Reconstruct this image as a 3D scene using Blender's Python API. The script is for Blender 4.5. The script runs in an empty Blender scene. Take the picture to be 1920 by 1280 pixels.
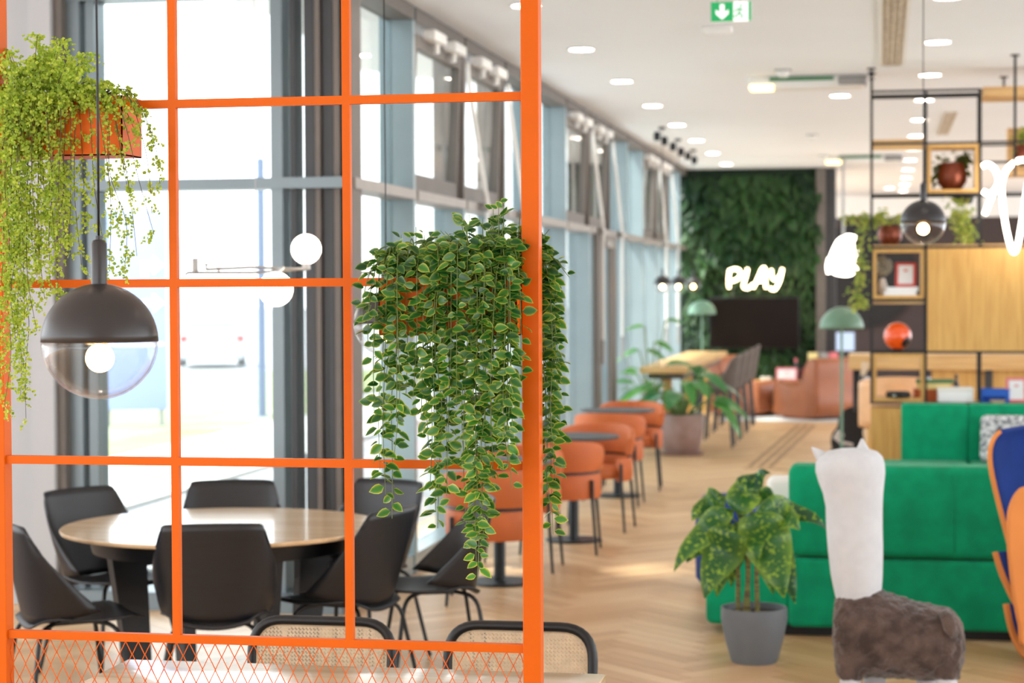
import bpy, bmesh, math, random
from mathutils import Vector, Matrix, Euler
rnd = random.Random(7)
PI = math.pi
sc = bpy.context.scene
COL = sc.collection

# ------------------------------------------------------------------ camera, world, sun, exposure
FPX = 3733.0
YAW, PITCH, ROLL = math.radians(10.5), math.radians(1.527), 0.0046
CAM = Vector((0, 0, 1.78))
FW = Vector((-math.sin(YAW) * math.cos(PITCH), math.cos(YAW) * math.cos(PITCH), -math.sin(PITCH)))
RT0 = Vector((math.cos(YAW), math.sin(YAW), 0))
UP0 = RT0.cross(FW)
RT = RT0 * math.cos(ROLL) - UP0 * math.sin(ROLL)
UP = RT0 * math.sin(ROLL) + UP0 * math.cos(ROLL)
cd = bpy.data.cameras.new('camera')
cam = bpy.data.objects.new('camera', cd)
COL.objects.link(cam)
cam.matrix_world = Matrix(((RT.x, UP.x, -FW.x, CAM.x), (RT.y, UP.y, -FW.y, CAM.y), (RT.z, UP.z, -FW.z, CAM.z), (0, 0, 0, 1)))
cd.sensor_width = 36
cd.lens = FPX * 36 / 1920
cd.clip_start, cd.clip_end = 0.1, 500
cd.dof.use_dof = True
cd.dof.focus_distance = 4.86
cd.dof.aperture_fstop = 4.2
sc.camera = cam

w = bpy.data.worlds.new('sky')
sc.world = w
w.use_nodes = True
bg = w.node_tree.nodes['Background']
bg.inputs[0].default_value = (0.93, 0.97, 1.0, 1)
bg.inputs[1].default_value = 2.3
sd = bpy.data.lights.new('sun', 'SUN')
sd.energy = 5.0
sd.angle = math.radians(6)
sd.color = (1, 0.95, 0.87)
sun = bpy.data.objects.new('sun', sd)
COL.objects.link(sun)
sun.rotation_euler = Vector((0.45, 0.35, -0.9)).to_track_quat('-Z', 'Y').to_euler()
vs = sc.view_settings
vs.view_transform = 'Standard'
vs.look = 'None'
vs.gamma = 1
vs.use_curve_mapping = False
vs.exposure = 0.95
sc.cycles.max_bounces = 10
sc.cycles.transparent_max_bounces = 24
sc.cycles.sample_clamp_indirect = 8


def ray(px, py):
    return FW + RT * ((px - 960) / FPX) - UP * ((py - 640) / FPX)


def onz(px, py, z):
    d = ray(px, py)
    return CAM + d * ((z - CAM.z) / d.z)


def ony(px, py, y):
    d = ray(px, py)
    return CAM + d * (y / d.y)


def onx(px, py, x):
    d = ray(px, py)
    return CAM + d * (x / d.x)


def onc(px, py, zc):
    return CAM + ray(px, py) * zc


def proj(p):
    q = Vector(p) - CAM
    z = q.dot(FW)
    return 960 + FPX * q.dot(RT) / z, 640 - FPX * q.dot(UP) / z, z


# ------------------------------------------------------------------ materials
def lin(c):
    return tuple((x / 255 / 12.92) if x / 255 <= 0.04045 else ((x / 255 + 0.055) / 1.055) ** 2.4 for x in c)


MATS = {}


def mat(name, rgb, rough=0.5, metal=0.0, var=0.0, scale=8.0, bump=0.0, bscale=60.0, spec=0.5, emit=None, es=0.0, trans=0.0, sheen=0.0, stretch=(1, 1, 1), coat=0.0, rgb2=None):
    m = bpy.data.materials.new(name)
    m.use_nodes = True
    nt = m.node_tree
    n, l = nt.nodes, nt.links
    b = n['Principled BSDF']
    c = lin(rgb)
    b.inputs['Base Color'].default_value = (*c, 1)
    b.inputs['Roughness'].default_value = rough
    b.inputs['Metallic'].default_value = metal
    b.inputs['Specular IOR Level'].default_value = spec
    if sheen:
        b.inputs['Sheen Weight'].default_value = sheen
        b.inputs['Sheen Roughness'].default_value = 0.4
    if coat:
        b.inputs['Coat Weight'].default_value = coat
    if emit:
        b.inputs['Emission Color'].default_value = (*lin(emit), 1)
        b.inputs['Emission Strength'].default_value = es
    tc = n.new('ShaderNodeTexCoord')
    mp = n.new('ShaderNodeMapping')
    l.new(tc.outputs['Object'], mp.inputs[0])
    mp.inputs['Scale'].default_value = stretch
    no = n.new('ShaderNodeTexNoise')
    no.inputs['Scale'].default_value = scale
    no.inputs['Detail'].default_value = 5
    l.new(mp.outputs[0], no.inputs[0])
    c2 = lin(rgb2) if rgb2 else tuple(x * (1 - var) for x in c)
    if var or rgb2:
        mx = n.new('ShaderNodeMix')
        mx.data_type = 'RGBA'
        mr = n.new('ShaderNodeMapRange')
        mr.inputs[1].default_value = 0.35
        mr.inputs[2].default_value = 0.65
        l.new(no.outputs[0], mr.inputs[0])
        l.new(mr.outputs[0], mx.inputs[0])
        mx.inputs[6].default_value = (*c, 1)
        mx.inputs[7].default_value = (*c2, 1)
        l.new(mx.outputs[2], b.inputs['Base Color'])
    if bump:
        nb = n.new('ShaderNodeTexNoise')
        nb.inputs['Scale'].default_value = bscale
        nb.inputs['Detail'].default_value = 3
        l.new(mp.outputs[0], nb.inputs[0])
        bp = n.new('ShaderNodeBump')
        bp.inputs['Strength'].default_value = bump
        bp.inputs['Distance'].default_value = 0.01
        l.new(nb.outputs[0], bp.inputs['Height'])
        l.new(bp.outputs[0], b.inputs['Normal'])
    if trans:
        tr = n.new('ShaderNodeBsdfTranslucent')
        ms = n.new('ShaderNodeMixShader')
        ms.inputs[0].default_value = trans
        if var or rgb2:
            l.new(mx.outputs[2], tr.inputs[0])
        else:
            tr.inputs[0].default_value = (*c, 1)
        l.new(b.outputs[0], ms.inputs[1])
        l.new(tr.outputs[0], ms.inputs[2])
        l.new(ms.outputs[0], n['Material Output'].inputs[0])
    MATS[name] = m
    return m


def glassmat(name, tint=(1, 1, 1), gl=1.0, rough=0.0):
    m = bpy.data.materials.new(name)
    m.use_nodes = True
    nt = m.node_tree
    n, l = nt.nodes, nt.links
    n.remove(n['Principled BSDF'])
    t = n.new('ShaderNodeBsdfTransparent')
    t.inputs[0].default_value = (*tint, 1)
    g = n.new('ShaderNodeBsdfGlossy')
    g.inputs['Roughness'].default_value = rough
    f = n.new('ShaderNodeLayerWeight')
    f.inputs[0].default_value = 0.5
    pw = n.new('ShaderNodeMath')
    pw.operation = 'POWER'
    pw.inputs[1].default_value = 5
    l.new(f.outputs['Facing'], pw.inputs[0])
    k = n.new('ShaderNodeMath')
    k.operation = 'MULTIPLY_ADD'
    k.inputs[1].default_value = 0.9 * gl
    k.inputs[2].default_value = 0.04 * gl
    l.new(pw.outputs[0], k.inputs[0])
    ms = n.new('ShaderNodeMixShader')
    l.new(k.outputs[0], ms.inputs[0])
    l.new(t.outputs[0], ms.inputs[1])
    l.new(g.outputs[0], ms.inputs[2])
    l.new(ms.outputs[0], n['Material Output'].inputs[0])
    return m


def emat(name, rgb, s):
    m = bpy.data.materials.new(name)
    m.use_nodes = True
    n = m.node_tree.nodes
    n.remove(n['Principled BSDF'])
    e = n.new('ShaderNodeEmission')
    e.inputs[0].default_value = (*lin(rgb), 1)
    e.inputs[1].default_value = s
    m.node_tree.links.new(e.outputs[0], n['Material Output'].inputs[0])
    return m


def attrleaf(name, c_in, c_in2, c_edge, c_edge2, trans=0.35, rough=0.35, spots=0.0, p=2.0):
    """leaf colour from the mesh attributes edge (0 midrib .. 1 margin) and rnd"""
    m = bpy.data.materials.new(name)
    m.use_nodes = True
    nt = m.node_tree
    n, l = nt.nodes, nt.links
    b = n['Principled BSDF']
    b.inputs['Roughness'].default_value = rough
    ae = n.new('ShaderNodeAttribute')
    ae.attribute_name = 'edge'
    ar = n.new('ShaderNodeAttribute')
    ar.attribute_name = 'rnd'

    def mixc(f, a, c):
        x = n.new('ShaderNodeMix')
        x.data_type = 'RGBA'
        l.new(f, x.inputs[0])
        for k, v in ((6, a), (7, c)):
            if isinstance(v, tuple):
                x.inputs[k].default_value = (*lin(v), 1)
            else:
                l.new(v, x.inputs[k])
        return x.outputs[2]
    ci = mixc(ar.outputs['Fac'], c_in, c_in2)
    ce = mixc(ar.outputs['Fac'], c_edge, c_edge2)
    pw = n.new('ShaderNodeMath')
    pw.operation = 'POWER'
    pw.inputs[1].default_value = p
    l.new(ae.outputs['Fac'], pw.inputs[0])
    col = mixc(pw.outputs[0], ci, ce)
    if spots:
        tc = n.new('ShaderNodeTexCoord')
        no = n.new('ShaderNodeTexNoise')
        no.inputs['Scale'].default_value = spots
        no.inputs['Detail'].default_value = 2
        l.new(tc.outputs['Object'], no.inputs[0])
        mr = n.new('ShaderNodeMapRange')
        mr.inputs[1].default_value = 0.56
        mr.inputs[2].default_value = 0.62
        l.new(no.outputs[0], mr.inputs[0])
        col = mixc(mr.outputs[0], col, c_edge2)
    l.new(col, b.inputs['Base Color'])
    tr = n.new('ShaderNodeBsdfTranslucent')
    l.new(col, tr.inputs[0])
    ms = n.new('ShaderNodeMixShader')
    ms.inputs[0].default_value = trans
    l.new(b.outputs[0], ms.inputs[1])
    l.new(tr.outputs[0], ms.inputs[2])
    l.new(ms.outputs[0], n['Material Output'].inputs[0])
    return m


def plankmat(name, ca, cb, cc):
    m = bpy.data.materials.new(name)
    m.use_nodes = True
    nt = m.node_tree
    n, l = nt.nodes, nt.links
    b = n['Principled BSDF']
    b.inputs['Roughness'].default_value = 0.36
    ar = n.new('ShaderNodeAttribute')
    ar.attribute_name = 'rnd'
    lc = n.new('ShaderNodeAttribute')
    lc.attribute_name = 'lc'
    mp = n.new('ShaderNodeMapping')
    mp.inputs['Scale'].default_value = (3, 45, 45)
    l.new(lc.outputs['Vector'], mp.inputs[0])
    no = n.new('ShaderNodeTexNoise')
    no.inputs['Scale'].default_value = 1.0
    no.inputs['Detail'].default_value = 4
    l.new(mp.outputs[0], no.inputs[0])
    r = n.new('ShaderNodeValToRGB')
    r.color_ramp.elements[0].color = (*lin(ca), 1)
    r.color_ramp.elements[1].color = (*lin(cc), 1)
    e = r.color_ramp.elements.new(0.5)
    e.color = (*lin(cb), 1)
    l.new(ar.outputs['Fac'], r.inputs[0])
    x = n.new('ShaderNodeMix')
    x.data_type = 'RGBA'
    x.blend_type = 'MULTIPLY'
    mr = n.new('ShaderNodeMapRange')
    mr.inputs[1].default_value = 0.3
    mr.inputs[2].default_value = 0.7
    mr.inputs[3].default_value = 0.35
    mr.inputs[4].default_value = 0.0
    l.new(no.outputs[0], mr.inputs[0])
    l.new(mr.outputs[0], x.inputs[0])
    l.new(r.outputs[0], x.inputs[6])
    x.inputs[7].default_value = (0.62, 0.5, 0.4, 1)
    l.new(x.outputs[2], b.inputs['Base Color'])
    return m


# ------------------------------------------------------------------ mesh builder
class MB:
    def __init__(s):
        s.v, s.f, s.a = [], [], {}

    def add(s, vs, fs, **attr):
        o = len(s.v)
        s.v += [tuple(p) for p in vs]
        s.f += [tuple(i + o for i in f) for f in fs]
        for k, val in attr.items():
            lst = s.a.setdefault(k, [])
            lst += [0.0] * (o - len(lst)) if not isinstance(val[0], (tuple, Vector)) else [(0, 0, 0)] * (o - len(lst))
            lst += list(val)
        return s

    def box(s, a, b, R=None, c=None):
        """corners a..b; optional rotation R about c"""
        p = [Vector((x, y, z)) for x in (a[0], b[0]) for y in (a[1], b[1]) for z in (a[2], b[2])]
        if R is not None:
            c = Vector(c) if c is not None else (Vector(a) + Vector(b)) / 2
            p = [R @ (q - c) + c for q in p]
        return s.add(p, [(0, 1, 3, 2), (4, 6, 7, 5), (0, 4, 5, 1), (2, 3, 7, 6), (0, 2, 6, 4), (1, 5, 7, 3)])

    def rbox(s, a, b, r=0.02, seg=3, R=None, c=None):
        bm = bmesh.new()
        bmesh.ops.create_cube(bm, size=1)
        A, B = Vector(a), Vector(b)
        for q in bm.verts:
            q.co = Vector([A[i] + (q.co[i] + 0.5) * (B[i] - A[i]) for i in range(3)])
        bmesh.ops.bevel(bm, geom=bm.edges[:], offset=r, segments=seg, profile=0.5, affect='EDGES')
        bm.verts.index_update()
        vs_ = [q.co.copy() for q in bm.verts]
        if R is not None:
            c = Vector(c) if c is not None else (A + B) / 2
            vs_ = [R @ (q - c) + c for q in vs_]
        s.add(vs_, [[q.index for q in f.verts] for f in bm.faces])
        bm.free()
        return s

    def tube(s, pts, r, n=8, closed=False, caps=True):
        pts = [Vector(p) for p in pts]
        m = len(pts)
        rs = r if isinstance(r, (list, tuple)) else [r] * m
        tang = []
        for i in range(m):
            a = pts[i - 1] if (i or closed) else pts[0]
            b = pts[(i + 1) % m] if (i < m - 1 or closed) else pts[-1]
            t = b - a
            tang.append(t.normalized() if t.length > 1e-9 else Vector((0, 0, 1)))
        u = tang[0].orthogonal().normalized()
        o = []
        for i in range(m):
            t = tang[i]
            u = (u - t * u.dot(t))
            u = u.normalized() if u.length > 1e-6 else t.orthogonal().normalized()
            v = t.cross(u)
            for k in range(n):
                a = 2 * PI * k / n
                o.append(pts[i] + (u * math.cos(a) + v * math.sin(a)) * rs[i])
        f = []
        for i in range(m if closed else m - 1):
            j = (i + 1) % m
            for k in range(n):
                f.append((i * n + k, i * n + (k + 1) % n, j * n + (k + 1) % n, j * n + k))
        if caps and not closed:
            f.append(tuple(range(n - 1, -1, -1)))
            f.append(tuple((m - 1) * n + k for k in range(n)))
        return s.add(o, f)

    def cyl(s, p0, p1, r0, r1=None, n=16):
        return s.tube([p0, p1], [r0, r0 if r1 is None else r1], n)

    def bar(s, p0, p1, wx, wz, up=(0, 0, 1)):
        """box section bar from p0 to p1, wx wide and wz along up"""
        p0, p1 = Vector(p0), Vector(p1)
        t = (p1 - p0).normalized()
        u = t.cross(Vector(up))
        if u.length < 1e-4:
            u = t.cross(Vector((0, 1, 0)))
        u.normalize()
        v = u.cross(t).normalized()
        o = []
        for p in (p0, p1):
            for a, b in ((-1, -1), (1, -1), (1, 1), (-1, 1)):
                o.append(p + u * (a * wx / 2) + v * (b * wz / 2))
        return s.add(o, [(0, 1, 2, 3), (7, 6, 5, 4), (0, 4, 5, 1), (1, 5, 6, 2), (2, 6, 7, 3), (3, 7, 4, 0)])

    def lathe(s, prof, n=24, c=(0, 0, 0), M=None):
        c = Vector(c)
        o = []
        for r, z in prof:
            for k in range(n):
                a = 2 * PI * k / n
                p = Vector((r * math.cos(a), r * math.sin(a), z))
                o.append((M @ p if M is not None else p) + c)
        f = []
        for i in range(len(prof) - 1):
            for k in range(n):
                f.append((i * n + k, i * n + (k + 1) % n, (i + 1) * n + (k + 1) % n, (i + 1) * n + k))
        if prof[0][0] > 1e-6:
            f.append(tuple(range(n - 1, -1, -1)))
        if prof[-1][0] > 1e-6:
            f.append(tuple((len(prof) - 1) * n + k for k in range(n)))
        return s.add(o, f)

    def lathe_open(s, prof, n=24, c=(0, 0, 0)):
        k0 = len(s.f)
        s.lathe(prof, n, c)
        s.f = s.f[:k0] + [f for f in s.f[k0:] if len(f) == 4]
        return s

    def sphere(s, c, r, n=20, m=10, sc3=(1, 1, 1)):
        prof = [(max(1e-7, math.sin(PI * i / m)) * r, -math.cos(PI * i / m) * r) for i in range(m + 1)]
        return s.lathe(prof, n, c, Matrix.Diagonal(Vector(sc3)))

    def grid(s, fn, nu, nv, closed_u=False, **attr):
        o = [Vector(fn(i / (nu if closed_u else nu - 1), j / (nv - 1))) for j in range(nv) for i in range(nu)]
        f = []
        for j in range(nv - 1):
            for i in range(nu if closed_u else nu - 1):
                i2 = (i + 1) % nu
                f.append((j * nu + i, j * nu + i2, (j + 1) * nu + i2, (j + 1) * nu + i))
        at = {k: [fn2(i / (nu - 1), j / (nv - 1)) for j in range(nv) for i in range(nu)] for k, fn2 in attr.items()}
        return s.add(o, f, **at)

    def prism(s, poly, h0, h1, axis='z', M=None):
        """extrude 2d polygon"""
        n = len(poly)
        o = []
        for h in (h0, h1):
            for a, b in poly:
                p = Vector((a, b, h)) if axis == 'z' else (Vector((a, h, b)) if axis == 'y' else Vector((h, a, b)))
                o.append(M @ p if M is not None else p)
        f = [tuple(range(n)), tuple(range(2 * n - 1, n - 1, -1))] + [(i, i + n, (i + 1) % n + n, (i + 1) % n) for i in range(n)]
        return s.add(o, f)

    def leaf(s, base, d, nrm, L, W, r, rows=5, fold=0.25, droop=0.2, heart=0.0):
        """oval leaf from base along d, upper side nrm"""
        d = Vector(d).normalized()
        nrm = Vector(nrm)
        side = d.cross(nrm)
        if side.length < 1e-4:
            side = d.orthogonal()
        side.normalize()
        nrm = side.cross(d).normalized()
        base = Vector(base)
        o, e = [], []
        cols = (-1, -0.62, 0, 0.62, 1)
        for i in range(rows):
            t = i / (rows - 1)
            wv = W / 2 * max(0.02, math.sin(PI * min(1, t ** (0.75 - 0.2 * heart))) ** 0.75)
            for cx in cols:
                o.append(base + d * (t * L) + side * (cx * wv) + nrm * (abs(cx) * wv * fold - droop * L * t * t))
                e.append(max(abs(cx), 1.0 if i == rows - 1 else 0))
        f = []
        for i in range(rows - 1):
            for k in range(4):
                f.append((i * 5 + k, i * 5 + k + 1, (i + 1) * 5 + k + 1, (i + 1) * 5 + k))
        return s.add(o, f, edge=e, rnd=[r] * len(o))

    def mesh(s, name, smooth=35):
        me = bpy.data.meshes.new(name)
        me.from_pydata(s.v, [], s.f)
        for k, lst in s.a.items():
            vec = isinstance(lst[0], (tuple, Vector))
            lst = lst + [((0, 0, 0) if vec else 0.0)] * (len(s.v) - len(lst))
            at = me.attributes.new(k, 'FLOAT_VECTOR' if vec else 'FLOAT', 'POINT')
            if vec:
                at.data.foreach_set('vector', [c for p in lst for c in p])
            else:
                at.data.foreach_set('value', lst)
        me.validate()
        if smooth:
            me.polygons.foreach_set('use_smooth', [True] * len(me.polygons))
            if smooth < 180:
                me.set_sharp_from_angle(angle=math.radians(smooth))
        me.update()
        return me


def tag(o, label=None, cat=None, group=None, kind=None):
    if label:
        o['label'] = label
    if cat:
        o['category'] = cat
    if group:
        o['group'] = group
    if kind:
        o['kind'] = kind
    return o


def E(name, label, cat, loc=(0, 0, 0), rz=0.0, group=None):
    o = bpy.data.objects.new(name, None)
    o.empty_display_size = 0.1
    COL.objects.link(o)
    o.location = loc
    o.rotation_euler = (0, 0, rz)
    return tag(o, label, cat, group)


def ob(name, mb, m, parent=None, smooth=35, solid=0.0, off=0.0, sub=0, label=None, kind=None):
    me = mb if isinstance(mb, bpy.types.Mesh) else mb.mesh(name, smooth)
    if m is not None and not me.materials:
        for k in (m if isinstance(m, (list, tuple)) else [m]):
            me.materials.append(k)
    o = bpy.data.objects.new(name, me)
    COL.objects.link(o)
    if parent is not None:
        o.parent = parent
    if solid:
        md = o.modifiers.new('thickness', 'SOLIDIFY')
        md.thickness = solid
        md.offset = off
    if sub:
        md = o.modifiers.new('smooth', 'SUBSURF')
        md.levels = md.render_levels = sub
    tag(o, label=label, kind=kind)
    return o


def struct(name, mb, m, smooth=35):
    return ob(name, mb, m, None, smooth, kind='structure')


def dup(root, loc, rz=None, label=None, group=None, scale=None):
    def cp(o, par):
        c = o.copy()
        COL.objects.link(c)
        if par is not None:
            c.parent = par
        for ch in kids.get(o.name, ()):
            cp(ch, c)
        return c
    kids = {}
    for o in root.children_recursive:
        kids.setdefault(o.parent.name, []).append(o)
    c = cp(root, None)
    c.location = loc
    if rz is not None:
        c.rotation_euler = (0, 0, rz)
    if label:
        c['label'] = label
    if group:
        c['group'] = group
    if scale:
        c.scale = (scale,) * 3
    return c


def curve(pts, n=8, closed=False):
    """Catmull-Rom through pts"""
    P = [Vector(p) for p in pts]
    out = []
    m = len(P)
    for i in range(m if closed else m - 1):
        p0 = P[i - 1] if (i or closed) else P[0]
        p1, p2 = P[i], P[(i + 1) % m]
        p3 = P[(i + 2) % m] if (i + 2 < m or closed) else P[-1]
        for k in range(n):
            t = k / n
            out.append(0.5 * ((2 * p1) + (p2 - p0) * t + (2 * p0 - 5 * p1 + 4 * p2 - p3) * t * t + (3 * p1 - p0 - 3 * p2 + p3) * t ** 3))
    if not closed:
        out.append(P[-1])
    return out


def fillet(pts, r, n=5):
    """round the inner corners of a polyline"""
    P = [Vector(p) for p in pts]
    out = [P[0]]
    for i in range(1, len(P) - 1):
        a, b, c = P[i - 1], P[i], P[i + 1]
        d0, d1 = (a - b), (c - b)
        rr = min(r, d0.length * 0.45, d1.length * 0.45)
        s, e = b + d0.normalized() * rr, b + d1.normalized() * rr
        for k in range(n + 1):
            t = k / n
            out.append(s * (1 - t) ** 2 + b * 2 * t * (1 - t) + e * t * t)
    out.append(P[-1])
    return out


M_orange = mat('orange_paint', (206, 92, 0), 0.45, spec=0.15, var=0.05, bump=0.03, bscale=300)
M_frame = mat('grey_aluminium', (150, 166, 172), 0.35, 0.3, var=0.08, scale=3)
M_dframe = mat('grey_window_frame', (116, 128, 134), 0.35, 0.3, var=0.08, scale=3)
M_pale = mat('pale_grey_plaster', (176, 176, 178), 0.8, var=0.04, scale=2, bump=0.05, bscale=150)
M_rail = mat('taupe_aluminium', (160, 152, 146), 0.4, 0.2, var=0.08)
M_dark = mat('anthracite', (52, 54, 58), 0.45, var=0.1)
M_taupe = mat('taupe_board', (104, 96, 90), 0.5, var=0.1)
M_white = mat('white_paint', (232, 230, 226), 0.6, var=0.03, bump=0.03, bscale=120)
M_plaster = mat('white_plaster', (226, 224, 222), 0.8, var=0.03, scale=2, bump=0.06, bscale=150)
M_ceil = mat('ceiling_plaster', (240, 243, 248), 0.85, var=0.02, scale=1)
M_black = mat('black_metal', (22, 23, 26), 0.42, 0.2, var=0.15)
M_shell = mat('black_plywood', (22, 23, 28), 0.42, var=0.25, scale=6, stretch=(1, 1, 14), bump=0.05, bscale=40)
M_oak = mat('oak', (214, 170, 98), 0.5, var=0.0, rgb2=(194, 146, 76), scale=3, stretch=(12, 12, 0.8), bump=0.03, bscale=60)
M_oakh = mat('oak_horizontal', (216, 178, 122), 0.42, rgb2=(196, 152, 98), scale=3, stretch=(0.8, 12, 12))
M_tabletop = mat('light_oak_top', (224, 196, 160), 0.2, coat=0.3, rgb2=(204, 172, 132), scale=2, stretch=(0.8, 10, 10))
M_green = mat('green_velvet', (0, 150, 104), 0.8, var=0.25, scale=9, sheen=0.06, spec=0.2, bump=0.06, bscale=200)
M_teal = mat('sage_paint', (104, 138, 116), 0.38, var=0.05)
M_orangef = mat('orange_upholstery', (196, 98, 42), 0.6, var=0.12, scale=5, bump=0.05, bscale=250)
M_leather = mat('tan_leather', (160, 92, 54), 0.45, var=0.2, scale=4, bump=0.05, bscale=80)
M_egg = mat('apricot_fabric', (226, 142, 72), 0.8, var=0.1, scale=4, bump=0.06, bscale=300)
M_blue = mat('royal_blue_fabric', (2, 50, 130), 0.8, var=0.2, scale=5, sheen=0.05, bump=0.06, bscale=300)
M_plushw = mat('white_plush', (202, 204, 208), 0.95, var=0.06, scale=20, bump=0.35, bscale=260, sheen=0.3)
M_plushb = mat('brown_plush', (94, 76, 68), 0.95, rgb2=(56, 42, 37), scale=13, bump=0.9, bscale=110, sheen=0.4)
M_potg = mat('grey_pot', (104, 110, 116), 0.55, var=0.06, bump=0.04, bscale=90)
M_terra = mat('stoneware', (168, 142, 138), 0.45, rgb2=(138, 108, 100), scale=4)
M_copper = mat('copper_glaze', (118, 58, 38), 0.3, 0.6, var=0.2)
M_soil = mat('soil', (48, 36, 28), 0.95, var=0.4, scale=40, bump=0.6, bscale=60)
M_stem = mat('green_stem', (96, 118, 50), 0.5, var=0.25, scale=20)
M_twig = mat('brown_twig', (84, 72, 44), 0.7, var=0.3, scale=20)
M_lampgrey = mat('lamp_grey', (48, 46, 48), 0.36, 0.15, var=0.05)
M_cane = mat('cane', (212, 192, 162), 0.55, var=0.18, scale=30)
M_greyfab = mat('grey_fabric', (96, 86, 80), 0.8, var=0.15, bump=0.05, bscale=250)
M_rug = mat('white_rug', (222, 220, 218), 0.95, var=0.08, bump=0.3, bscale=120)
M_darkwall = mat('dark_brown_wall', (64, 52, 50), 0.8, var=0.12, scale=2)
M_screen = mat('tv_screen', (24, 16, 12), 0.25, var=0.1, spec=0.15)
M_darkred = mat('dark_red', (96, 22, 18), 0.4, var=0.1)
M_red = mat('coral_red', (216, 74, 66), 0.5, var=0.08)
M_pink = mat('pink_frame', (226, 120, 128), 0.5, var=0.08)
M_paper = mat('paper', (238, 238, 240), 0.8, var=0.03)
M_signg = mat('sign_green', (8, 150, 84), 0.5, var=0.04, emit=(8, 150, 84), es=0.25)
M_signw = mat('sign_white', (240, 244, 242), 0.5, var=0.02, emit=(240, 244, 242), es=0.3)
M_ballo = mat('orange_gloss', (240, 84, 12), 0.15, var=0.08, coat=0.6)
M_bluebox = mat('blue_plastic', (24, 92, 196), 0.4, var=0.08)
M_cream = mat('cream_cover', (238, 218, 150), 0.6, var=0.08)
M_gcover = mat('green_cover', (70, 124, 80), 0.6, var=0.1)
M_silver = mat('silver', (200, 200, 202), 0.25, 0.9, var=0.05)
M_bracket = mat('grey_bracket', (150, 148, 146), 0.4, 0.4, var=0.08)
M_mirror = mat('mirror', (230, 232, 236), 0.03, 1.0, var=0.02)
M_glass = glassmat('window_glass', (0.93, 0.97, 0.97), 1.0)
M_globe = glassmat('globe_glass', (0.97, 0.97, 0.97), 0.9)
M_bulb = emat('bulb_glow', (255, 190, 110), 38)
M_opal = emat('opal_glow', (255, 240, 220), 5)
M_down = emat('downlight_glow', (255, 238, 222), 32)
M_neon = emat('neon_glow', (255, 226, 170), 7)
M_neonw = emat('neon_white_glow', (255, 240, 222), 7)
M_warm = emat('warm_strip_glow', (255, 222, 150), 2.2)
M_cushion = mat('patterned_cloth', (230, 230, 232), 0.9, rgb2=(40, 44, 60), scale=38, bump=0.05, bscale=200)
M_ivy = attrleaf('ivy_leaf', (18, 72, 34), (68, 136, 50), (104, 148, 44), (222, 218, 84), 0.3, 0.27, p=3.8)
M_fern = attrleaf('fern_leaflet', (120, 158, 40), (186, 206, 70), (150, 180, 50), (206, 214, 90), 0.5, 0.5)
M_dief = attrleaf('dumbcane_leaf', (24, 74, 50), (54, 110, 48), (36, 86, 44), (138, 172, 56), 0.28, 0.35, spots=48.0, p=3)
M_pots = attrleaf('broad_leaf', (24, 100, 72), (86, 160, 60), (40, 116, 76), (120, 176, 64), 0.3, 0.3)
M_wallleaf = attrleaf('wall_leaf', (8, 36, 22), (48, 92, 44), (14, 50, 28), (78, 104, 58), 0.2, 0.5)
M_trail = attrleaf('trailing_leaf', (120, 150, 60), (180, 186, 84), (150, 170, 70), (204, 200, 110), 0.4, 0.45)
M_darkleaf = attrleaf('dark_leaf', (40, 62, 24), (92, 104, 34), (60, 84, 30), (120, 124, 44), 0.25, 0.45)
M_plank = plankmat('oak_parquet', (222, 190, 148), (210, 173, 128), (194, 154, 108))
M_sub = mat('subfloor', (120, 84, 50), 0.8, var=0.2)
M_grass = mat('grass', (102, 122, 74), 0.95, rgb2=(134, 134, 100), scale=1.2, bump=0.4, bscale=20)
M_pave = mat('pavement', (206, 206, 204), 0.85, var=0.08, scale=2, bump=0.1, bscale=30)
M_road = mat('asphalt', (150, 152, 156), 0.9, var=0.1, scale=2)
M_car = mat('silver_car_paint', (186, 190, 196), 0.25, 0.5, var=0.03, coat=0.5)
M_carglass = mat('car_glass', (110, 122, 128), 0.08, var=0.05)
M_tail = mat('tail_lamp', (190, 30, 30), 0.25, var=0.1)
M_rubber = mat('rubber', (28, 28, 30), 0.8, var=0.1)
M_bluesign = mat('blue_sign', (128, 146, 206), 0.5, var=0.05)
M_post = mat('blue_grey_post', (56, 78, 112), 0.5, var=0.05)
M_slot = mat('slot_vent', (222, 212, 198), 0.6, rgb2=(170, 158, 142), scale=30)
M_guide = mat('floor_guide', (150, 116, 78), 0.5, var=0.1)

# ------------------------------------------------------------------ setting: shell of the hall
H = 3.54
XW = -2.87           # inner face of the long glazed wall
YF = 10.6            # inner face of the short glazed wall beside the round table
YG = 29.8            # planted wall
YE = 39.5            # dark wall at the very end
LP = [(-9, -3.2), (7, -3.2), (7, YE + 0.2), (XW - 0.2, YE + 0.2), (XW - 0.2, YF + 0.18), (-9, YF + 0.18)]
floor = struct('floor', MB().prism(LP, -0.08, -0.014), M_sub)
struct('ceiling', MB().prism(LP, H, H + 0.2), M_ceil)
struct('wall_light_block', MB().box((-1.2, -3.2, 0), (7, -3, H)), M_plaster)  # unseen part wall, added to cut the light from behind the camera
struct('wall_end', MB().box((-3, YE, 0), (7, YE + 0.2, 3.12)), M_darkwall)
struct('trim_1', MB().box((-3, YE - 0.02, 3.12), (7, YE + 0.2, H)), M_white)


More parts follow.
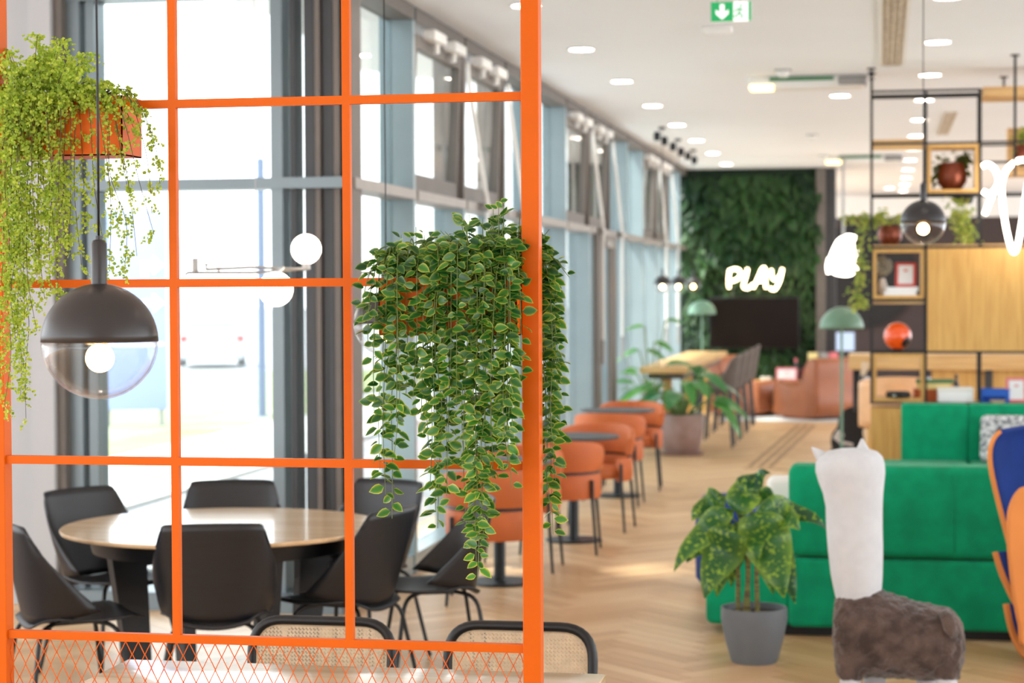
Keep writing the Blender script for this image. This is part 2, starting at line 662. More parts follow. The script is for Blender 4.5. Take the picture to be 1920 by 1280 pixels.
# herringbone parquet: 300 nearest boards in view one by one, the rest joined
def plank_mesh(mb, M, L, W, r, dz):
    g = 0.0016
    vs_, lc = [], []
    for z in (-0.014, dz):
        for x, y in ((g, g), (L - g, g), (L - g, W - g), (g, W - g)):
            vs_.append(M @ Vector((x, y, z)))
            lc.append((x + r * 17, y + r * 5, r * 9))
    mb.add(vs_, [(4, 5, 6, 7), (0, 1, 5, 4), (1, 2, 6, 5), (2, 3, 7, 6), (3, 0, 4, 7)], lc=lc, rnd=[r] * 8)


PL, PW = 0.6, 0.1
variants = []
for k in range(12):
    q = MB()
    plank_mesh(q, Matrix.Identity(4), PL, PW, (k * 0.618) % 1, 0.0002 * (k % 4))
    me = q.mesh('plank', 0)
    me.materials.append(M_plank)
    variants.append(me)
R45 = Matrix.Rotation(math.radians(45), 4, 'Z')
spots = []
for i in range(-330, 331):
    for j in range(-40, 41):
        for kind in (0, 1):
            o = Vector((i * PW + j * PL, i * PW - j * PL, 0))
            M = Matrix.Translation(o) if kind == 0 else Matrix.Translation(o) @ Matrix.Rotation(PI / 2, 4, 'Z')
            M = R45 @ M
            c = M @ Vector((PL / 2, PW / 2, 0))
            c.y += 0
            if -8.8 < c.x < 6.8 and 5.6 < c.y < 37.5:
                spots.append((c.y, c.x, M))
spots.sort(key=lambda t: t[0])
inview = []
for t in spots:
    px, py, z = proj((t[1], t[0], 0))
    if 700 < px < 1900 and py < 1275 and z < 14 and not (px > 1490 and py < 1190) and t[1] < 1.2:
        inview.append(t)
inview = inview[:300]
solo = set(id(t) for t in inview)
rest = MB()
for n, t in enumerate(spots):
    if id(t) in solo:
        o = ob('plank', variants[rnd.randrange(12)], None, floor)
        o.matrix_local = t[2]
    elif t[1] > XW - 0.4 or t[0] < YF + 0.3:
        px, py, z = proj((t[1], t[0], 0))
        if -300 < px < 2200:
            plank_mesh(rest, t[2], PL, PW, rnd.random(), 0.0002 * rnd.randrange(4))
ob('plank_field', rest, M_plank, floor, smooth=0, kind='stuff')
ob('base_boards', MB().box((-9, -2, -0.014), (7, 5.4, 0)), M_oakh, floor, label='plain oak boards under the orange screen')
gq = MB()
a0, a1 = onz(1425, 875, 0), onz(1512, 797, 0)
for dx in (-0.1, 0.0, 0.1):
    gq.bar((a0.x + dx, a0.y, 0.002), (a1.x + dx, a1.y, 0.002), 0.05, 0.006)
c0, c1 = onz(1395, 878, 0), onz(1490, 881, 0)
gq.bar((c0.x, c0.y, 0.002), (c1.x, c1.y, 0.002), 0.04, 0.006)
ob('guide_strip', gq, M_guide, floor, smooth=0, label='dark guide strip let into the parquet')


# long glazed wall: one window per bay
BAY = 1.52
OPEN = (1, 2, 5, 6, 9, 10)
for k in range(13):
    y0 = YF + BAY * k
    y1 = min(y0 + BAY, 30.4)
    W_ = E('window_%d' % (k + 1), None, None, (XW, y0, 0))
    tag(W_, kind='structure')
    m = y1 - y0
    if k:
        up = k - 1 in OPEN
        zt_ = 2.395 if up else H - 0.004
        ob('mullion', MB().box((-0.16, -0.03, 0), (0.01, 0.03, zt_)).box((-0.21, -0.012, 0), (-0.16, 0.012, zt_)), M_frame, W_, 0)
        if up:
            ob('mullion', MB().box((-0.16, -0.03, 2.395), (0.01, 0.03, H - 0.004)).box((-0.21, -0.012, 2.395), (-0.16, 0.012, H - 0.004)), M_taupe, W_, 0, label='taupe upper mullion beside the opening sash')
    ob('sill_rail', MB().box((-0.16, 0.03, 0), (0.0, m - 0.03, 0.12)), M_frame, W_, 0)
    ob('transom', MB().box((-0.16, 0.03, 2.335), (0.03, m - 0.03, 2.395)), M_rail, W_, 0)
    ob('head_rail', MB().box((-0.16, 0.03, H - 0.09), (0.02, m - 0.03, H - 0.004)), M_taupe, W_, 0)
    ob('pane', MB().box((-0.135, 0.03, 0.12), (-0.125, m - 0.03, 2.335)), M_glass, W_, 0)
    if k not in OPEN:
        ob('pane', MB().box((-0.135, 0.03, 2.395), (-0.125, m - 0.03, H - 0.09)), M_glass, W_, 0)
        continue
    Rt = Matrix.Rotation(math.radians(2.2), 3, 'Y')
    hc = (-0.07, 0, 2.41)
    s = MB()
    z0, z1 = 2.41, H - 0.16
    s.box((-0.1, 0.05, z0), (-0.03, m - 0.05, z0 + 0.1), Rt, hc).box((-0.1, 0.05, z1 - 0.08), (-0.03, m - 0.05, z1), Rt, hc)
    s.box((-0.1, 0.05, z0 + 0.1), (-0.03, 0.12, z1 - 0.08), Rt, hc).box((-0.1, m - 0.12, z0 + 0.1), (-0.03, m - 0.05, z1 - 0.08), Rt, hc)
    sash = ob('sash', s, M_taupe, W_, 0, label='taupe top sash tilted open into the room')
    ob('pane', MB().box((-0.07, 0.12, z0 + 0.1), (-0.06, m - 0.12, z1 - 0.08), Rt, hc), M_glass, sash, 0)
    op = MB().rbox((0.0, 0.28, 3.36), (0.09, 0.62, 3.43), 0.012).rbox((0.0, m - 0.62, 3.36), (0.09, m - 0.28, 3.43), 0.012)
    op.cyl((0.045, 0.5, 3.3), (0.045, 0.5, 3.38), 0.018, n=8).cyl((0.045, m - 0.5, 3.3), (0.045, m - 0.5, 3.38), 0.018, n=8)
    ob('opener', op, M_white, W_, label='white window opener under the ceiling')
    ym = m - 0.12
    ob('crank_rod', MB().tube([(0.06, ym, 3.34), (0.07, ym, 3.2), (0.09, ym + 0.55, 2.37), (0.08, ym + 0.57, 2.2), (0.08, ym + 0.57, 1.25)], 0.016, 8), M_white, W_, label='white crank rod')
    ob('crank_handle', MB().tube([(0.08, ym + 0.57, 1.25), (0.08, ym + 0.57, 1.0)], 0.02, 8), M_bracket, W_, label='grey crank handle')
    ob('rod_bracket', MB().rbox((0.02, ym + 0.53, 2.33), (0.1, ym + 0.61, 2.4), 0.01), M_bracket, W_)
# a dark glazed door in the long wall
D_ = E('door_1', None, None, (XW, 19.98, 0))
tag(D_, kind='structure')
ob('door_frame', MB().box((0.0, 0, 0), (0.06, 0.12, 2.33)).box((0.0, 1.28, 0), (0.06, 1.4, 2.33)).box((0.0, 0.12, 2.2), (0.06, 1.28, 2.33)), M_taupe, D_, 0)
ob('door_leaf', MB().box((0.0, 0.12, 0), (0.05, 0.3, 2.2)).box((0.0, 1.1, 0), (0.05, 1.28, 2.2)).box((0.0, 0.3, 0), (0.05, 1.1, 0.25)), M_taupe, D_, 0)
ob('door_closer', MB().rbox((0.06, 0.3, 2.2), (0.12, 0.7, 2.27), 0.01), M_bracket, D_)

# short glazed wall facing the camera, beside the round table
fx = lambda px: ony(px, 640, YF).x
W_ = E('window_14', None, None, (0, YF, 0))
tag(W_, kind='structure')
ob('mullion', MB().box((fx(120), -0.1, 0), (fx(134), 0.1, H)), M_taupe, W_, 0)
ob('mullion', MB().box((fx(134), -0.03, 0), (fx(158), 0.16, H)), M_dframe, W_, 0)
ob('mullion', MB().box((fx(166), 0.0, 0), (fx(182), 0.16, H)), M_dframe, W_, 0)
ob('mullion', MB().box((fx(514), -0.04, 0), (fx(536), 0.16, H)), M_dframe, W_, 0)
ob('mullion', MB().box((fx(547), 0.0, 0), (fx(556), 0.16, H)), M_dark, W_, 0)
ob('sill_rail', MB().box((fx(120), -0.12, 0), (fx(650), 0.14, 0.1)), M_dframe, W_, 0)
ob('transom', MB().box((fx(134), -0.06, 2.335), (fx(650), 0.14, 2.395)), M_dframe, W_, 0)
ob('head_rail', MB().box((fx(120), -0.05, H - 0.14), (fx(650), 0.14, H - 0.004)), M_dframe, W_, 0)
for a, b in ((182, 514), (536, 547), (556, 570), (158, 166)):
    ob('pane', MB().box((fx(a), 0.075, 0.1), (fx(b), 0.085, 2.335)), M_glass, W_, 0)
    ob('pane', MB().box((fx(a), 0.075, 2.395), (fx(b), 0.085, H - 0.14)), M_glass, W_, 0)
cp = E('trim_2', None, None, (0, YF, 0))
tag(cp, kind='structure')
for a, b, mm, y in ((570, 592, M_dark, 0.02), (592, 604, M_taupe, 0.0), (604, 626, M_dark, 0.03), (626, 640, M_taupe, 0.01), (640, 652, M_dark, 0.03), (652, 664, M_taupe, -0.02)):
    ob('corner_board', MB().box((fx(a) + 0.004, y, 0.1), (fx(b) - 0.004, 0.2, H)), mm, cp, 0)
struct('wall_left', MB().box((-9, YF - 0.02, 0), (fx(78), YF + 0.3, H)), M_pale)
struct('trim_3', MB().box((fx(78), YF - 0.14, 0), (fx(119), YF + 0.3, H)), M_pale)

# ------------------------------------------------------------------ outside
GZ = -0.2
struct('ground', MB().box((-90, YF + 0.35, GZ - 0.3), (-2.95, 200, GZ - 0.05)), M_road)
p = [onz(-60, 905, GZ), onz(180, 862, GZ), onz(513, 788, GZ), onz(640, 765, GZ)]
struct('pavement', MB().prism([(p[0].x, YF + 0.4), (p[3].x + 2, YF + 0.4), (p[3].x + 2, p[3].y + 4)] + [(q.x, q.y) for q in reversed(p)], GZ - 0.04, GZ), M_pave)
g = [onz(-60, 700, GZ), onz(660, 692, GZ)]
lw = struct('lawn', MB().prism([(q.x, q.y) for q in p] + [(g[1].x + 3, p[3].y + 4), (g[1].x + 3, g[1].y), (g[0].x - 2, g[0].y)], GZ - 0.05, GZ + 0.01), M_grass)
e = [onz(400, -12, 4.05), onz(430, 0, 4.05), onz(470, 14, 4.05), onz(513, 33, 4.05), onz(580, 72, 4.05), onz(660, 130, 4.05)]
struct('roof_outside', MB().prism([(q.x, q.y) for q in e] + [(XW - 0.4, 24), (XW - 0.4, YF + 0.5), (e[0].x, YF + 0.5)], 4.05, 4.4), M_white)

c0 = onz(398, 689, GZ)
car = E('car', 'silver car parked beyond the lawn, seen from behind', 'car', (c0.x, c0.y, GZ), math.radians(19))
b = MB()
prof = [(-0.78, 0.22), (-0.86, 0.4), (-0.86, 0.72), (-0.78, 0.92), (-0.73, 1.0), (0.73, 1.0), (0.78, 0.92), (0.86, 0.72), (0.86, 0.4), (0.78, 0.22)]
b.grid(lambda u, v: (lambda s: (prof[int(round(u * 10)) % 10][0] * s[0], s[1], 0.22 + (prof[int(round(u * 10)) % 10][1] - 0.22) * s[2]))(((0.86, 0, 0.9), (1, 0.06, 1), (1, 1.4, 1), (1, 3.2, 0.95), (0.94, 4.1, 0.72), (0.82, 4.3, 0.55))[int(round(v * 5))]), 11, 6)
b.prism(prof, 0.0, 0.02, 'y', Matrix.Diagonal((0.86, 1, 0.9, 1)))
ob('body', b, M_car, car, 50)
cab = MB().grid(lambda u, v: (lambda hw, z, yf, yr: (((-hw, yr, z), (hw, yr, z), (hw, yf, z), (-hw, yf, z), (-hw, yr, z))[int(round(u * 4))]))(0.74 - 0.17 * v, 0.96 + 0.46 * v, 2.9 - 0.9 * v, 0.14 + 0.5 * v), 5, 2)
cab.box((-0.57, 0.64, 1.41), (0.57, 2.0, 1.45))
ob('cabin', cab, M_car, car, 40)
ob('rear_window', MB().add([(-0.6, 0.17, 1.04), (0.6, 0.17, 1.04), (0.5, 0.56, 1.38), (-0.5, 0.56, 1.38)], [(0, 1, 2, 3)]), M_carglass, car, 0, solid=0.02)
for s in (-1, 1):
    ob('tail_lamp', MB().rbox((s * 0.72 - 0.09, -0.03, 0.66), (s * 0.72 + 0.09, 0.06, 0.82), 0.02), M_tail, car)
    for y in (0.75, 3.4):
        ob('wheel', MB().lathe([(0.1, -0.1), (0.3, -0.1), (0.32, -0.06), (0.32, 0.06), (0.3, 0.1), (0.1, 0.1)], 20, (s * 0.76, y, 0.32), Matrix.Rotation(PI / 2, 3, 'Y')), M_rubber, car)
ob('bumper', MB().rbox((-0.8, -0.08, 0.3), (0.8, 0.1, 0.5), 0.04), M_car, car)

q0 = onz(252, 800, GZ)
sg = E('direction_sign', 'blue outdoor sign board with white arrows on the lawn', 'sign', (q0.x, q0.y, GZ), math.radians(14))
k = q0.y / 25.0
zt = ony(252, 392, q0.y).z - GZ
hw = (ony(318, 600, q0.y).x - ony(200, 600, q0.y).x) / 2
ob('board', MB().rbox((-hw, -0.05, 0.25), (hw, 0.05, zt), 0.02), M_bluesign, sg)
for s in (-1, 1):
    ob('post', MB().cyl((s * hw * 0.8, 0.08, 0), (s * hw * 0.8, 0.08, zt), 0.04), M_bracket, sg)
z1, z2 = ony(290, 497, q0.y).z - GZ, ony(295, 568, q0.y).z - GZ
zl = ony(290, 645, q0.y).z - GZ
x1 = hw * 0.62
ob('arrow', MB().prism([(x1 - 0.16, z1 - 0.16), (x1 - 0.16, z1 + 0.05), (x1, z1 + 0.05), (x1, z1 + 0.13), (x1 + 0.14, z1), (x1, z1 - 0.13), (x1, z1 - 0.05), (x1 - 0.08, z1 - 0.05), (x1 - 0.08, z1 - 0.16)], -0.062, -0.048, 'y'), M_signw, sg, 0, label='white arrow')
ob('arrow', MB().prism([(x1 - 0.16, z2 - 0.04), (x1 - 0.16, z2 + 0.04), (x1, z2 + 0.04), (x1, z2 + 0.13), (x1 + 0.14, z2), (x1, z2 - 0.13), (x1, z2 - 0.04)], -0.062, -0.048, 'y'), M_signw, sg, 0, label='white arrow')
ob('divider', MB().box((-hw * 0.9, -0.058, zl - 0.015), (hw * 0.9, -0.048, zl + 0.015)), M_signw, sg, 0, label='white dividing line')
q0 = onz(492, 782, GZ)
lp = E('slim_post', 'slim blue grey post standing at the edge of the lawn', 'post', (q0.x, q0.y, GZ))
zt = ony(492, 300, q0.y).z - GZ
ob('pole', MB().cyl((0, 0, 0), (0, 0, zt), 0.065, n=12), M_post, lp)
ob('base_plate', MB().rbox((-0.12, -0.12, 0), (0.12, 0.12, 0.03), 0.008), M_post, lp)
ob('cap', MB().lathe([(0.05, zt - 0.02), (0.065, zt - 0.02), (0.065, zt + 0.02), (0.0001, zt + 0.05)], 12), M_post, lp)

# ------------------------------------------------------------------ planted wall at the end of the hall
gw = struct('wall_back', MB().box((XW - 0.2, YG, 0), (-0.94, YG + 0.25, H - 0.003)), mat('planting_felt', (28, 46, 28), 0.95, var=0.4, scale=3))
lv = MB()
for k in range(4200):
    x = rnd.uniform(XW + 0.02, -0.97)
    z = rnd.uniform(0.05, H - 0.08)
    r = 0.5 + 0.35 * math.sin(x * 3.1 + 1.0) * math.sin(z * 2.3) + rnd.uniform(-0.35, 0.35)
    if -2.55 < x < -1.1 and 0.8 < z < 2.15 and rnd.random() < 0.75:
        continue
    L = rnd.uniform(0.12, 0.36) if z > 2.15 else rnd.uniform(0.09, 0.2)
    d = Vector((rnd.uniform(-0.7, 0.7), -rnd.uniform(0.2, 0.9), -rnd.uniform(0.2, 1.0)))
    lv.leaf((x, YG - rnd.uniform(0, 0.05), z), d, (rnd.uniform(-0.3, 0.3), -0.6, 0.7), L, L * rnd.uniform(0.25, 0.6), min(1, max(0, r)), rows=4, droop=0.3)
ob('foliage', lv, M_wallleaf, gw, 180, kind='stuff')
struct('trim_4', MB().box((-0.94, YG - 0.12, 0), (-0.80, YG + 0.25, H - 0.003)), M_taupe)
struct('trim_5', MB().box((-0.80, YG + 0.02, 0), (-0.66, YG + 0.6, H - 0.003)), M_dark)

# ------------------------------------------------------------------ ceiling fittings
dl = None
GL = 'round recessed ceiling downlights'
rows = [(-2.165, 14.54 + 2.32 * i, 'window') for i in range(-4, 7)] + [(0.40, 14.67 + 2.26 * i, 'shelf') for i in range(-4, 11)] + [(onz(1668, 352, H).x, onz(1668, 352, H).y, 'far')]
s0 = onz(1575, 178, H)
rows.append((s0.x, s0.y, 'middle'))
for x, y, kind in rows:
    ORD = ['last', 'second last', 'third last', 'fourth last', 'fifth last', 'sixth last', 'seventh last', 'eighth last', 'ninth last', 'tenth last', 'eleventh last', 'twelfth last', 'thirteenth last', 'fourteenth last', 'fifteenth last']
    same = sorted([r_[1] for r_ in rows if r_[2] == kind], reverse=True)
    o_ = ORD[same.index(y)]
    lab = {'window': o_ + ' round downlight before the planted wall, row along the glazed wall', 'shelf': o_ + ' round downlight before the dark end wall, row above the shelving',
           'far': 'lone round downlight close to the dark end wall', 'middle': 'lone round downlight beside the ceiling unit with the green strip'}[kind]
    if dl is None:
        dl = E('ceiling_downlight', lab, 'light', (x, y, H), 0, GL)
        dr = ob('trim_ring', MB().lathe([(0.085, -0.002), (0.105, -0.002), (0.105, -0.012), (0.09, -0.012), (0.085, -0.002)], 24), M_white, dl)
        ob('diffuser', MB().lathe([(0.0001, -0.006), (0.088, -0.006)], 24), M_down, dr)
    else:
        dup(dl, (x, y, H), 0, lab, GL + ' ' + kind)


def ceil_pt(px, py):
    q = onz(px, py, H)
    return (q.x, q.y, H)


# slot vents
p0, p1 = onz(1672, 122, H), onz(1671, -30, H)
t = E('slot_vent', 'long speckled slot vent in the ceiling near the black shelf post', 'vent', (p0.x, p0.y, H))
Lv = p0.y - p1.y
ob('frame', MB().box((-0.1, -Lv, -0.012), (-0.075, 0, 0)).box((0.075, -Lv, -0.012), (0.1, 0, 0)).box((-0.075, -0.025, -0.012), (0.075, 0, 0)), M_white, t, 0)
ob('grille', MB().box((-0.075, -Lv, -0.006), (0.075, -0.025, 0)), M_slot, t, 0)
for i in range(3):
    ob('slat', MB().box((-0.05 + 0.04 * i, -Lv, -0.012), (-0.035 + 0.04 * i, -0.03, -0.004)), M_slot, t, 0)
c0 = onz(1775, 232, H)
t = E('slot_vent', 'short slot vent in the ceiling seen above the boxed copper pot', 'vent', (c0.x, c0.y, H))
ob('frame', MB().box((-0.06, -1.5, -0.012), (-0.04, 1.5, 0)).box((0.04, -1.5, -0.012), (0.06, 1.5, 0)), M_slot, t, 0)
ob('grille', MB().box((-0.04, -1.5, -0.006), (0.04, 1.5, 0)), M_slot, t, 0)
# ceiling units with warm light and green strip
for n, (px, py, L_, lab) in enumerate(((1512, 166, 0.96, 'white ceiling unit with green strip and a warm light at one end'), (1618, 305, 1.0, 'farther white ceiling unit with warm light, above the dark wall'))):
    q = onz(px, py, H - 0.1)
    t = E('ceiling_unit', lab, 'light', (q.x, q.y, H))
    ob('housing', MB().rbox((-L_ / 2, -0.12, -0.11), (L_ / 2, 0.12, 0), 0.025), M_white, t)
    ob('light_panel', MB().rbox((-L_ / 2 + 0.01, -0.13, -0.115), (-L_ / 2 + 0.22, 0.05, -0.065), 0.02), M_warm, t, label='warm glowing end panel')
    ob('strip', MB().box((-L_ / 2 + 0.18, -0.135, -0.045), (L_ / 2 - 0.25, -0.118, -0.015)), M_gcover, t, 0, label='green strip')
    ob('end_cap', MB().rbox((L_ / 2 - 0.22, -0.13, -0.09), (L_ / 2 + 0.02, 0.12, -0.01), 0.02), M_bracket, t)
# detectors
for px, py, lab in ((1468, 131, 'small white smoke detector near the ceiling unit'), (1523, 252, 'small smoke detector midway along the ceiling'), (1545, 291, 'small smoke detector in front of the planted wall'), (1560, 326, 'pale smoke detector beside the end column')):
    q = ceil_pt(px, py)
    t = E('smoke_detector', lab, 'detector', q)
    ob('body', MB().lathe([(0.0001, -0.06), (0.03, -0.06), (0.05, -0.04), (0.055, -0.015), (0.055, 0)], 20), M_white, t)
    ob('mount', MB().lathe([(0.062, -0.012), (0.07, -0.008), (0.07, 0)], 20), M_bracket, t)
GS = 'small black ceiling spotlights near the planted wall'
sp = None
NTH = ['first', 'second', 'third', 'fourth', 'fifth', 'sixth']
for i, (px, py) in enumerate(((1232, 247), (1246, 256), (1262, 267), (1277, 277), (1290, 285), (1302, 293))):
    q = ceil_pt(px, py)
    lab = NTH[i] + ' of six small black ceiling spotlights, counted towards the planted wall'
    if sp is None:
        sp = E('ceiling_spotlight', lab, 'light', q, 0, GS)
        ob('body', MB().lathe([(0.0001, -0.1), (0.03, -0.1), (0.04, -0.09), (0.04, -0.02), (0.025, 0)], 16), M_black, sp)
        ob('lens', MB().lathe([(0.0001, -0.102), (0.028, -0.101)], 16), M_silver, sp)
    else:
        dup(sp, q, 0, lab, GS)
# exit sign
q = onc(1371, 22, 11.2)
t = E('exit_sign', 'hanging green and white emergency exit sign with arrow and running figure', 'sign', (q.x, q.y, q.z), math.radians(0))
hw, hh = 0.113, 0.055
ob('plate', MB().box((-hw, -0.008, -hh), (hw, 0.008, hh)), M_signw, t, 0)
ob('arrow_field', MB().box((-hw, -0.011, -hh), (0.012, -0.0085, hh)), M_signg, t, 0, label='green field behind the arrow')
ob('doorway_strip', MB().box((hw - 0.016, -0.011, -hh), (hw, -0.0085, hh)), M_signg, t, 0, label='green doorway strip')
x = -0.05
ob('arrow', MB().prism([(x - 0.013, 0.042), (x + 0.013, 0.042), (x + 0.013, -0.004), (x + 0.036, 0.012), (x + 0.036, -0.012), (x, -0.044), (x - 0.036, -0.012), (x - 0.036, 0.012), (x - 0.013, -0.004)], -0.0135, -0.0115, 'y'), M_signw, t, 0, label='white down arrow')
fig = MB()
x = 0.05
for seg in (((x, 0.018), (x - 0.006, -0.008)), ((x - 0.006, -0.008), (x + 0.014, -0.022)), ((x + 0.014, -0.022), (x + 0.006, -0.042)), ((x - 0.006, -0.008), (x - 0.018, -0.026)), ((x - 0.018, -0.026), (x - 0.036, -0.028)), ((x, 0.016), (x + 0.02, 0.004)), ((x, 0.016), (x - 0.02, 0.012)), ((x - 0.02, 0.012), (x - 0.028, -0.004))):
    fig.bar((seg[0][0], -0.0095, seg[0][1]), (seg[1][0], -0.0095, seg[1][1]), 0.002, 0.008, (0, 0, 1) if abs(seg[0][0] - seg[1][0]) > 0.004 else (1, 0, 0))
fig.cyl((x + 0.005, -0.0105, 0.032), (x + 0.005, -0.0085, 0.032), 0.0075, n=12)
ob('running_figure', fig, M_signg, t, 0, label='green running figure')
for s in (-0.08, 0.08):
    ob('hanger', MB().cyl((s, 0, hh), (s, 0, H - q.z), 0.003, n=6), M_silver, t)
q = ceil_pt(1345, 50)
t = E('ceiling_box', 'small white emergency light on the ceiling behind the exit sign', 'light', q)
ob('housing', MB().rbox((-0.1, -0.05, -0.05), (0.1, 0.05, 0), 0.012), M_white, t)
ob('lens', MB().rbox((-0.08, -0.035, -0.058), (0.08, 0.035, -0.049), 0.004), M_paper, t)

# ------------------------------------------------------------------ orange divider frame
YD = 4.7
div = E('divider_screen', 'orange painted metal grid screen with expanded mesh along the bottom', 'screen', (-1.5, YD, 0))


def dloc(px, py):
    q = ony(px, py, YD)
    return q.x + 1.5, q.z


def dbar(name, a, b, w_, d=0.02):
    q = MB()
    if a[0] == b[0]:
        q.box((a[0] - w_ / 2, 0, a[1]), (a[0] + w_ / 2, d, b[1]))
    else:
        q.box((a[0], 0, a[1] - w_ / 2), (b[0], d, a[1] + w_ / 2))
    return ob(name, q, M_orange, div, 0)


xl = dloc(-6, 640)[0]
xr = dloc(996, 640)[0]
xs = [dloc(325.5, 640)[0], dloc(651, 640)[0]]
zs = [dloc(651, y)[1] for y in (187, 529, 869, 1207)]
for x in (xl, xr):
    q = MB().rbox((x - 0.0215, -0.01, 0), (x + 0.0215, 0.035, 3.0), 0.002, 1)
    ob('post', q, M_orange, div, 20)
for z in zs + [zs[0] + 0.443]:
    dbar('crossbar', (xl + 0.0215, z), (xr - 0.0215, z), 0.0205)
for x in xs:
    cuts = sorted(zs + [zs[0] + 0.443, 3.0])
    for za, zb_ in zip(cuts, cuts[1:]):
        dbar('upright', (x, za + 0.01025), (x, zb_ - (0.01025 if zb_ < 2.9 else 0)), 0.0195)
dbar('crossbar', (xl + 0.0215, 0.3), (xr - 0.0215, 0.3), 0.0205)
# expanded mesh: crossing strands
msh = MB()
zt, zb = zs[3] - 0.010, 0.31
px_, pz_ = 0.0335, 0.066
X0, X1 = xl + 0.0215, xr - 0.0215
nn = int((X1 - X0) / px_) + 1
nz = int((zt - zb) / (pz_ / 2))
for i in range(2 * nn + 1):
    s = -1 if i % 2 else 1
    pts = []
    for k in range(nz + 1):
        x = X0 + px_ / 2 * i + s * (px_ / 4 if k % 2 == 0 else -px_ / 4)
        pts.append((min(X1, max(X0, x)), 0.01 + s * 0.0012, zt - k * pz_ / 2))
    msh.tube(pts, 0.0014, 4, caps=False)
ob('mesh_panel', msh, M_orange, div, 0)


def planter(name, label, pa, pb, depth=0.13):
    x0, z1 = dloc(*pa)
    x1, z0 = dloc(*pb)
    t = E(name, label, 'planter', ((x0 + x1) / 2 - 1.5, YD + 0.01, z0))
    h, hw = z1 - z0, (x1 - x0) / 2
    q = MB().box((-hw, -depth / 2, 0), (hw, -depth / 2 + 0.003, h)).box((-hw, depth / 2 - 0.003, 0), (hw, depth / 2, h))
    q.box((-hw, -depth / 2, 0), (-hw + 0.003, depth / 2, h)).box((hw - 0.003, -depth / 2, 0), (hw, depth / 2, h)).box((-hw, -depth / 2, 0), (hw, depth / 2, 0.003))
    ob('box', q, M_orange, t, 0)
    ob('soil', MB().grid(lambda u, v: (-hw + 0.004 + u * (2 * hw - 0.008), -depth / 2 + 0.004 + v * (depth - 0.008), h - 0.03 + 0.008 * math.sin(u * 17) * math.cos(v * 5)), 16, 6), M_soil, t)
    return t, hw, h


PR, rhw, rh = planter('planter_box', 'orange planter box hung on the screen, holding the dark green ivy', (720, 521), (977, 628))
PLf, lhw, lh = planter('planter_box', 'orange planter box hung on the screen, holding the feathery light green fern', (24, 187), (245, 293))

# ------------------------------------------------------------------ trailing ivy
ivy = E('trailing_ivy', 'dense trailing ivy with yellow-edged oval leaves hanging from the orange box', 'plant', (PR.location.x, PR.location.y, PR.location.z + rh - 0.025))
IV = ivy.location


def rel(px, py, dy):
    q = ony(px, py, YD + dy)
    return Vector((q.x - IV.x, q.y - IV.y, q.z - IV.z))


ivleaf = []
ivvar = []
for k in range(14):
    q = MB()
    q.leaf((0, 0, 0), (0, 1, 0), (0, 0, 1), 1, 0.66, (k + 0.5) / 14, rows=5, fold=0.22, droop=rnd.uniform(0.05, 0.25))
    me = q.mesh('leaf', 180)
    me.materials.append(M_ivy)
    ivvar.append(me)


def strand(pts, nleaf=None, L0=0.034, taper=0.25, yb=0.0):
    """stem through pts with alternate leaves; returns nothing"""
    c = curve(pts, 6)
    ln = sum((c[i + 1] - c[i]).length for i in range(len(c) - 1))
    ob('vine', MB().tube(c, [0.0017 * (1 - 0.5 * i / len(c)) for i in range(len(c))], 4, caps=False), M_stem, ivy, 180)
    step = 0.0168
    acc, side = rnd.uniform(0, step), 1
    for i in range(len(c) - 1):
        seg = c[i + 1] - c[i]
        while acc < seg.length:
            p = c[i] + seg.normalized() * acc
            t = seg.normalized()
            a = rnd.uniform(-0.7, 0.7) + (0 if side > 0 else PI)
            h = Vector((math.cos(a), math.sin(a) * 0.9 - 0.25, rnd.uniform(-0.35, 0.45)))
            d = (h * rnd.uniform(0.8, 1.2) + t * rnd.uniform(-0.1, 0.7)).normalized()
            n_ = Vector((rnd.uniform(-0.9, 0.9), -0.6 + rnd.uniform(-0.5, 0.5), 0.55 + rnd.uniform(-0.6, 0.5)))
            L = L0 * rnd.uniform(0.66, 1.1)
            r = min(1, max(0, rnd.gauss(0.3 + yb, 0.27) + 0.25 * max(0, -p.z / 0.6)))  # lower leaves coloured lighter and yellower, backlight put into the tint
            ivleaf.append((p + d * 0.004, d, n_, L, r))
            side = -side
            acc += step * rnd.uniform(0.8, 1.25)
        acc -= seg.length


def hang(px0, py0, px1, py1, d0, d1, top=None):
    if d1 < 0 and px1 < 976:
        px1 = min(px1, 957)
    """strand from the box mouth at px0, rising, over the rim and down to (px1, py1); d0, d1 = depth before/behind the screen"""
    pts = [rel(px0 + rnd.uniform(-8, 8), py0 + 14, d0 * 0.3)]
    rise = top if top is not None else py0 - rnd.uniform(15, 60)
    pts.append(rel(px0 + (px1 - px0) * 0.35, rise, d0 * 0.7))
    pts.append(rel(px0 + (px1 - px0) * 0.8, py0 + rnd.uniform(0, 20), d1))
    n = max(2, int((py1 - py0) / 110))
    for k in range(1, n + 1):
        f = k / n
        pts.append(rel(px1 + rnd.uniform(-9, 9) * (1 - f * 0.4) + (px0 - px1) * 0.2 * (1 - f), py0 + 20 + (py1 - py0 - 20) * f, d1 + rnd.uniform(-0.012, 0.012)))
    yb = 0.0
    strand(pts, yb=0.05)


